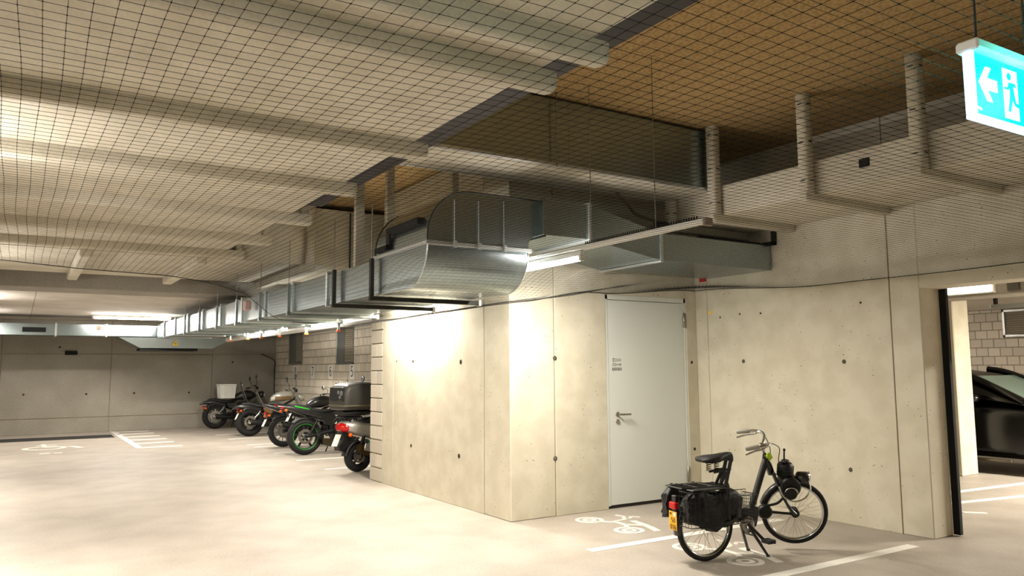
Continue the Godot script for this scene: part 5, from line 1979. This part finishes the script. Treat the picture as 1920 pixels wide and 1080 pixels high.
	obj("seam_band", st, mat(Color(0.40, 0.37, 0.29), 0.5), c)
	st = mb()
	rings_box(st, [[-0.26, -0.045, 0, 0.16, 0.03], [0.0, -0.05, 0, 0.22, 0.045], [0.26, -0.045, 0, 0.16, 0.03]], 4.0)
	obj("base_plate", st, M.case_dark, c)
	st = mb()
	box(st, Vector3(-0.302, 0.24, 0.0), Vector3(0.02, 0.22, 0.40), 0.02)
	var fp := obj("rear_panel", st, M.case_dark, c)
	for q in [[0.055, 0.27, 0.028], [0.145, 0.26, 0.036], [0.10, 0.20, 0.026]]:
		st = mb()
		cyl(st, Vector3(-0.312, q[1], q[0]), Vector3(-0.315, q[1], q[0]), q[2], 20)
		var rs := obj("round_sticker", st, M.greypaint, fp)
		st = mb()
		cyl(st, Vector3(-0.3152, q[1], q[0]), Vector3(-0.3162, q[1], q[0]), q[2] * 0.62, 16)
		obj("sticker_print", st, mat(Color(0.42, 0.44, 0.46), 0.5), rs)
	st = mb()
	box(st, Vector3(-0.313, 0.145, 0.09), Vector3(0.004, 0.012, 0.13), 0.001)
	obj("chrome_badge", st, M.chrome, fp)

func build_small_things() -> void:
	var nm := {"8": -21.25, "7": -19.76, "6": -18.40, "5": -16.96}
	var words := {"8": "eight, below the farther vent window", "7": "seven, between the two vent windows", "6": "six, left below the nearer vent window", "5": "five, nearest the scooter"}
	for k in nm:
		var t := thing("number_sign", "white bay sign on the block wall reading " + words[k], "sign", Vector3(6.425, 1.52, nm[k]), 0.0, "bay number signs")
		var st := mb()
		box(st, Vector3(0, 0, 0), Vector3(0.006, 0.34, 0.30), 0.002)
		obj("plate", st, M.plate, t)
		text_on(k, 0.32, M.black, t, Transform3D(Basis(Vector3.UP, -PI / 2), Vector3(-0.004, 0.0, 0)), "digit")
	# cable on the far corner of the bays
	var st := mb()
	tube(st, smooth_path([Vector3(6.40, 0.9, -23.2), Vector3(6.40, 1.6, -23.2), Vector3(6.39, 1.85, -23.2), Vector3(6.0, 2.05, -23.2)], 5), 0.012, 6)
	var c := obj("wall_cable", st, M.steel_dark)
	tag(c, "thin grey cable bending away in the far corner", "cable")

# ------------------------------------------------------------------ bird net
func net_height(x: float, z: float) -> float:
	var g := smoothstep(2.0, 2.75, x) * (1.0 - 0.3 * smoothstep(4.0, 4.33, x)) * (1.0 - smoothstep(4.33, 5.4, x)) * smoothstep(-5.3, -6.2, z)
	var y := 2.41 - 0.222 * g
	y += 0.004 * sin(x * 2.3 + z * 1.1) + 0.003 * sin(z * 3.7 - x * 0.9)
	y += 0.09 * smoothstep(-5.0, -6.9, z) * smoothstep(5.6, 7.0, x)
	return y

func net_far(x: float) -> float:
	var P := [[-3.0, -6.3], [-0.15, -6.98], [0.43, -7.29], [1.12, -7.53], [1.59, -8.0], [2.25, -9.1], [3.2, -10.3], [4.33, -10.7]]
	for i in P.size() - 1:
		if x <= P[i + 1][0]:
			return lerpf(P[i][1], P[i + 1][1], clampf((x - P[i][0]) / (P[i + 1][0] - P[i][0]), 0, 1))
	return -6.885

func net_inside(x: float, z: float) -> bool:
	if x < -3.0 or z > 1.0: return false
	if x > 7.045: return false
	if x > 4.325 and z < -6.88: return false
	return z > net_far(minf(x, 4.32))

func build_net() -> void:
	var v := PackedVector3Array()
	var n := PackedVector3Array()
	var ix := PackedInt32Array()
	var r := 0.0008
	var cell := 0.051
	var dirs := []
	for k in 3: dirs.append(Vector2(cos(TAU * k / 3 + 0.5), sin(TAU * k / 3 + 0.5)))
	for ax in 2:
		var lo := -3.0 if ax == 0 else -10.75
		var hi := 7.04 if ax == 0 else 1.0
		var k := 0
		var c := lo
		while c < hi:
			var s := -10.75 if ax == 0 else -3.0
			var e := 1.0 if ax == 0 else 7.04
			var prev := -1
			while s <= e:
				var w := 0.006 * sin(s * 1.7 + c * 0.8) + 0.004 * sin(s * 4.1 + c * 2.2)
				var x := c + w if ax == 0 else s
				var z := s if ax == 0 else c + w
				if net_inside(x, z):
					var p := Vector3(x, net_height(x, z), z)
					var b := v.size()
					for d in dirs:
						var off: Vector3 = Vector3(d.x, d.y, 0) if ax == 0 else Vector3(0, d.y, d.x)
						v.append(p + off * r)
						n.append(off)
					if prev >= 0:
						for q in 3:
							var q2 := (q + 1) % 3
							ix.append_array([prev + q, prev + q2, b + q, prev + q2, b + q2, b + q])
					prev = b
				else:
					prev = -1
				s += 0.085
			c += cell
			k += 1
	# knots
	var c := -3.0
	while c < 7.04:
		var z0 := -10.75
		while z0 < 1.0:
			var x := c + 0.006 * sin(z0 * 1.7 + c * 0.8) + 0.004 * sin(z0 * 4.1 + c * 2.2)
			var z := z0 + 0.006 * sin(c * 1.7 + z0 * 0.8) + 0.004 * sin(c * 4.1 + z0 * 2.2)
			if net_inside(x, z) and x > -0.6 and z < -0.6:
				var p := Vector3(x, net_height(x, z), z)
				var b := v.size()
				for o in [Vector3.RIGHT, Vector3.UP, Vector3.BACK, Vector3.LEFT, Vector3.DOWN, Vector3.FORWARD]:
					v.append(p + o * 0.0027)
					n.append(o)
				ix.append_array([b, b + 1, b + 2, b + 1, b + 3, b + 2, b + 3, b + 4, b + 2, b + 4, b, b + 2, b + 1, b, b + 5, b + 3, b + 1, b + 5, b + 4, b + 3, b + 5, b, b + 4, b + 5])
			z0 += cell
		c += cell
	var arr := []
	arr.resize(Mesh.ARRAY_MAX)
	arr[Mesh.ARRAY_VERTEX] = v
	arr[Mesh.ARRAY_NORMAL] = n
	arr[Mesh.ARRAY_INDEX] = ix
	var am := ArrayMesh.new()
	am.add_surface_from_arrays(Mesh.PRIMITIVE_TRIANGLES, arr)
	var t := thing("bird_net", "fine black bird net stretched below the ducts", "net")
	var o := put("netting", am, M.net, t)
	o.set_meta("kind", "stuff")
	# border rope along walls and the free edge
	for path in [func(u): return Vector2(7.04, lerpf(0.9, -6.88, u)), func(u): return Vector2(lerpf(7.04, 4.33, u), -6.88), func(u): return Vector2(4.322, lerpf(-6.88, -10.68, u)), func(u): return Vector2(lerpf(4.322, -3.0, u), net_far(lerpf(4.322, -3.0, u)))]:
		var pts := []
		for i in 61:
			var q: Vector2 = path.call(i / 60.0)
			pts.append(Vector3(q.x, net_height(q.x, q.y) - 0.004, q.y))
		var st := mb()
		tube(st, pts, 0.004, 6)
		obj("border_rope", st, M.rope, t)
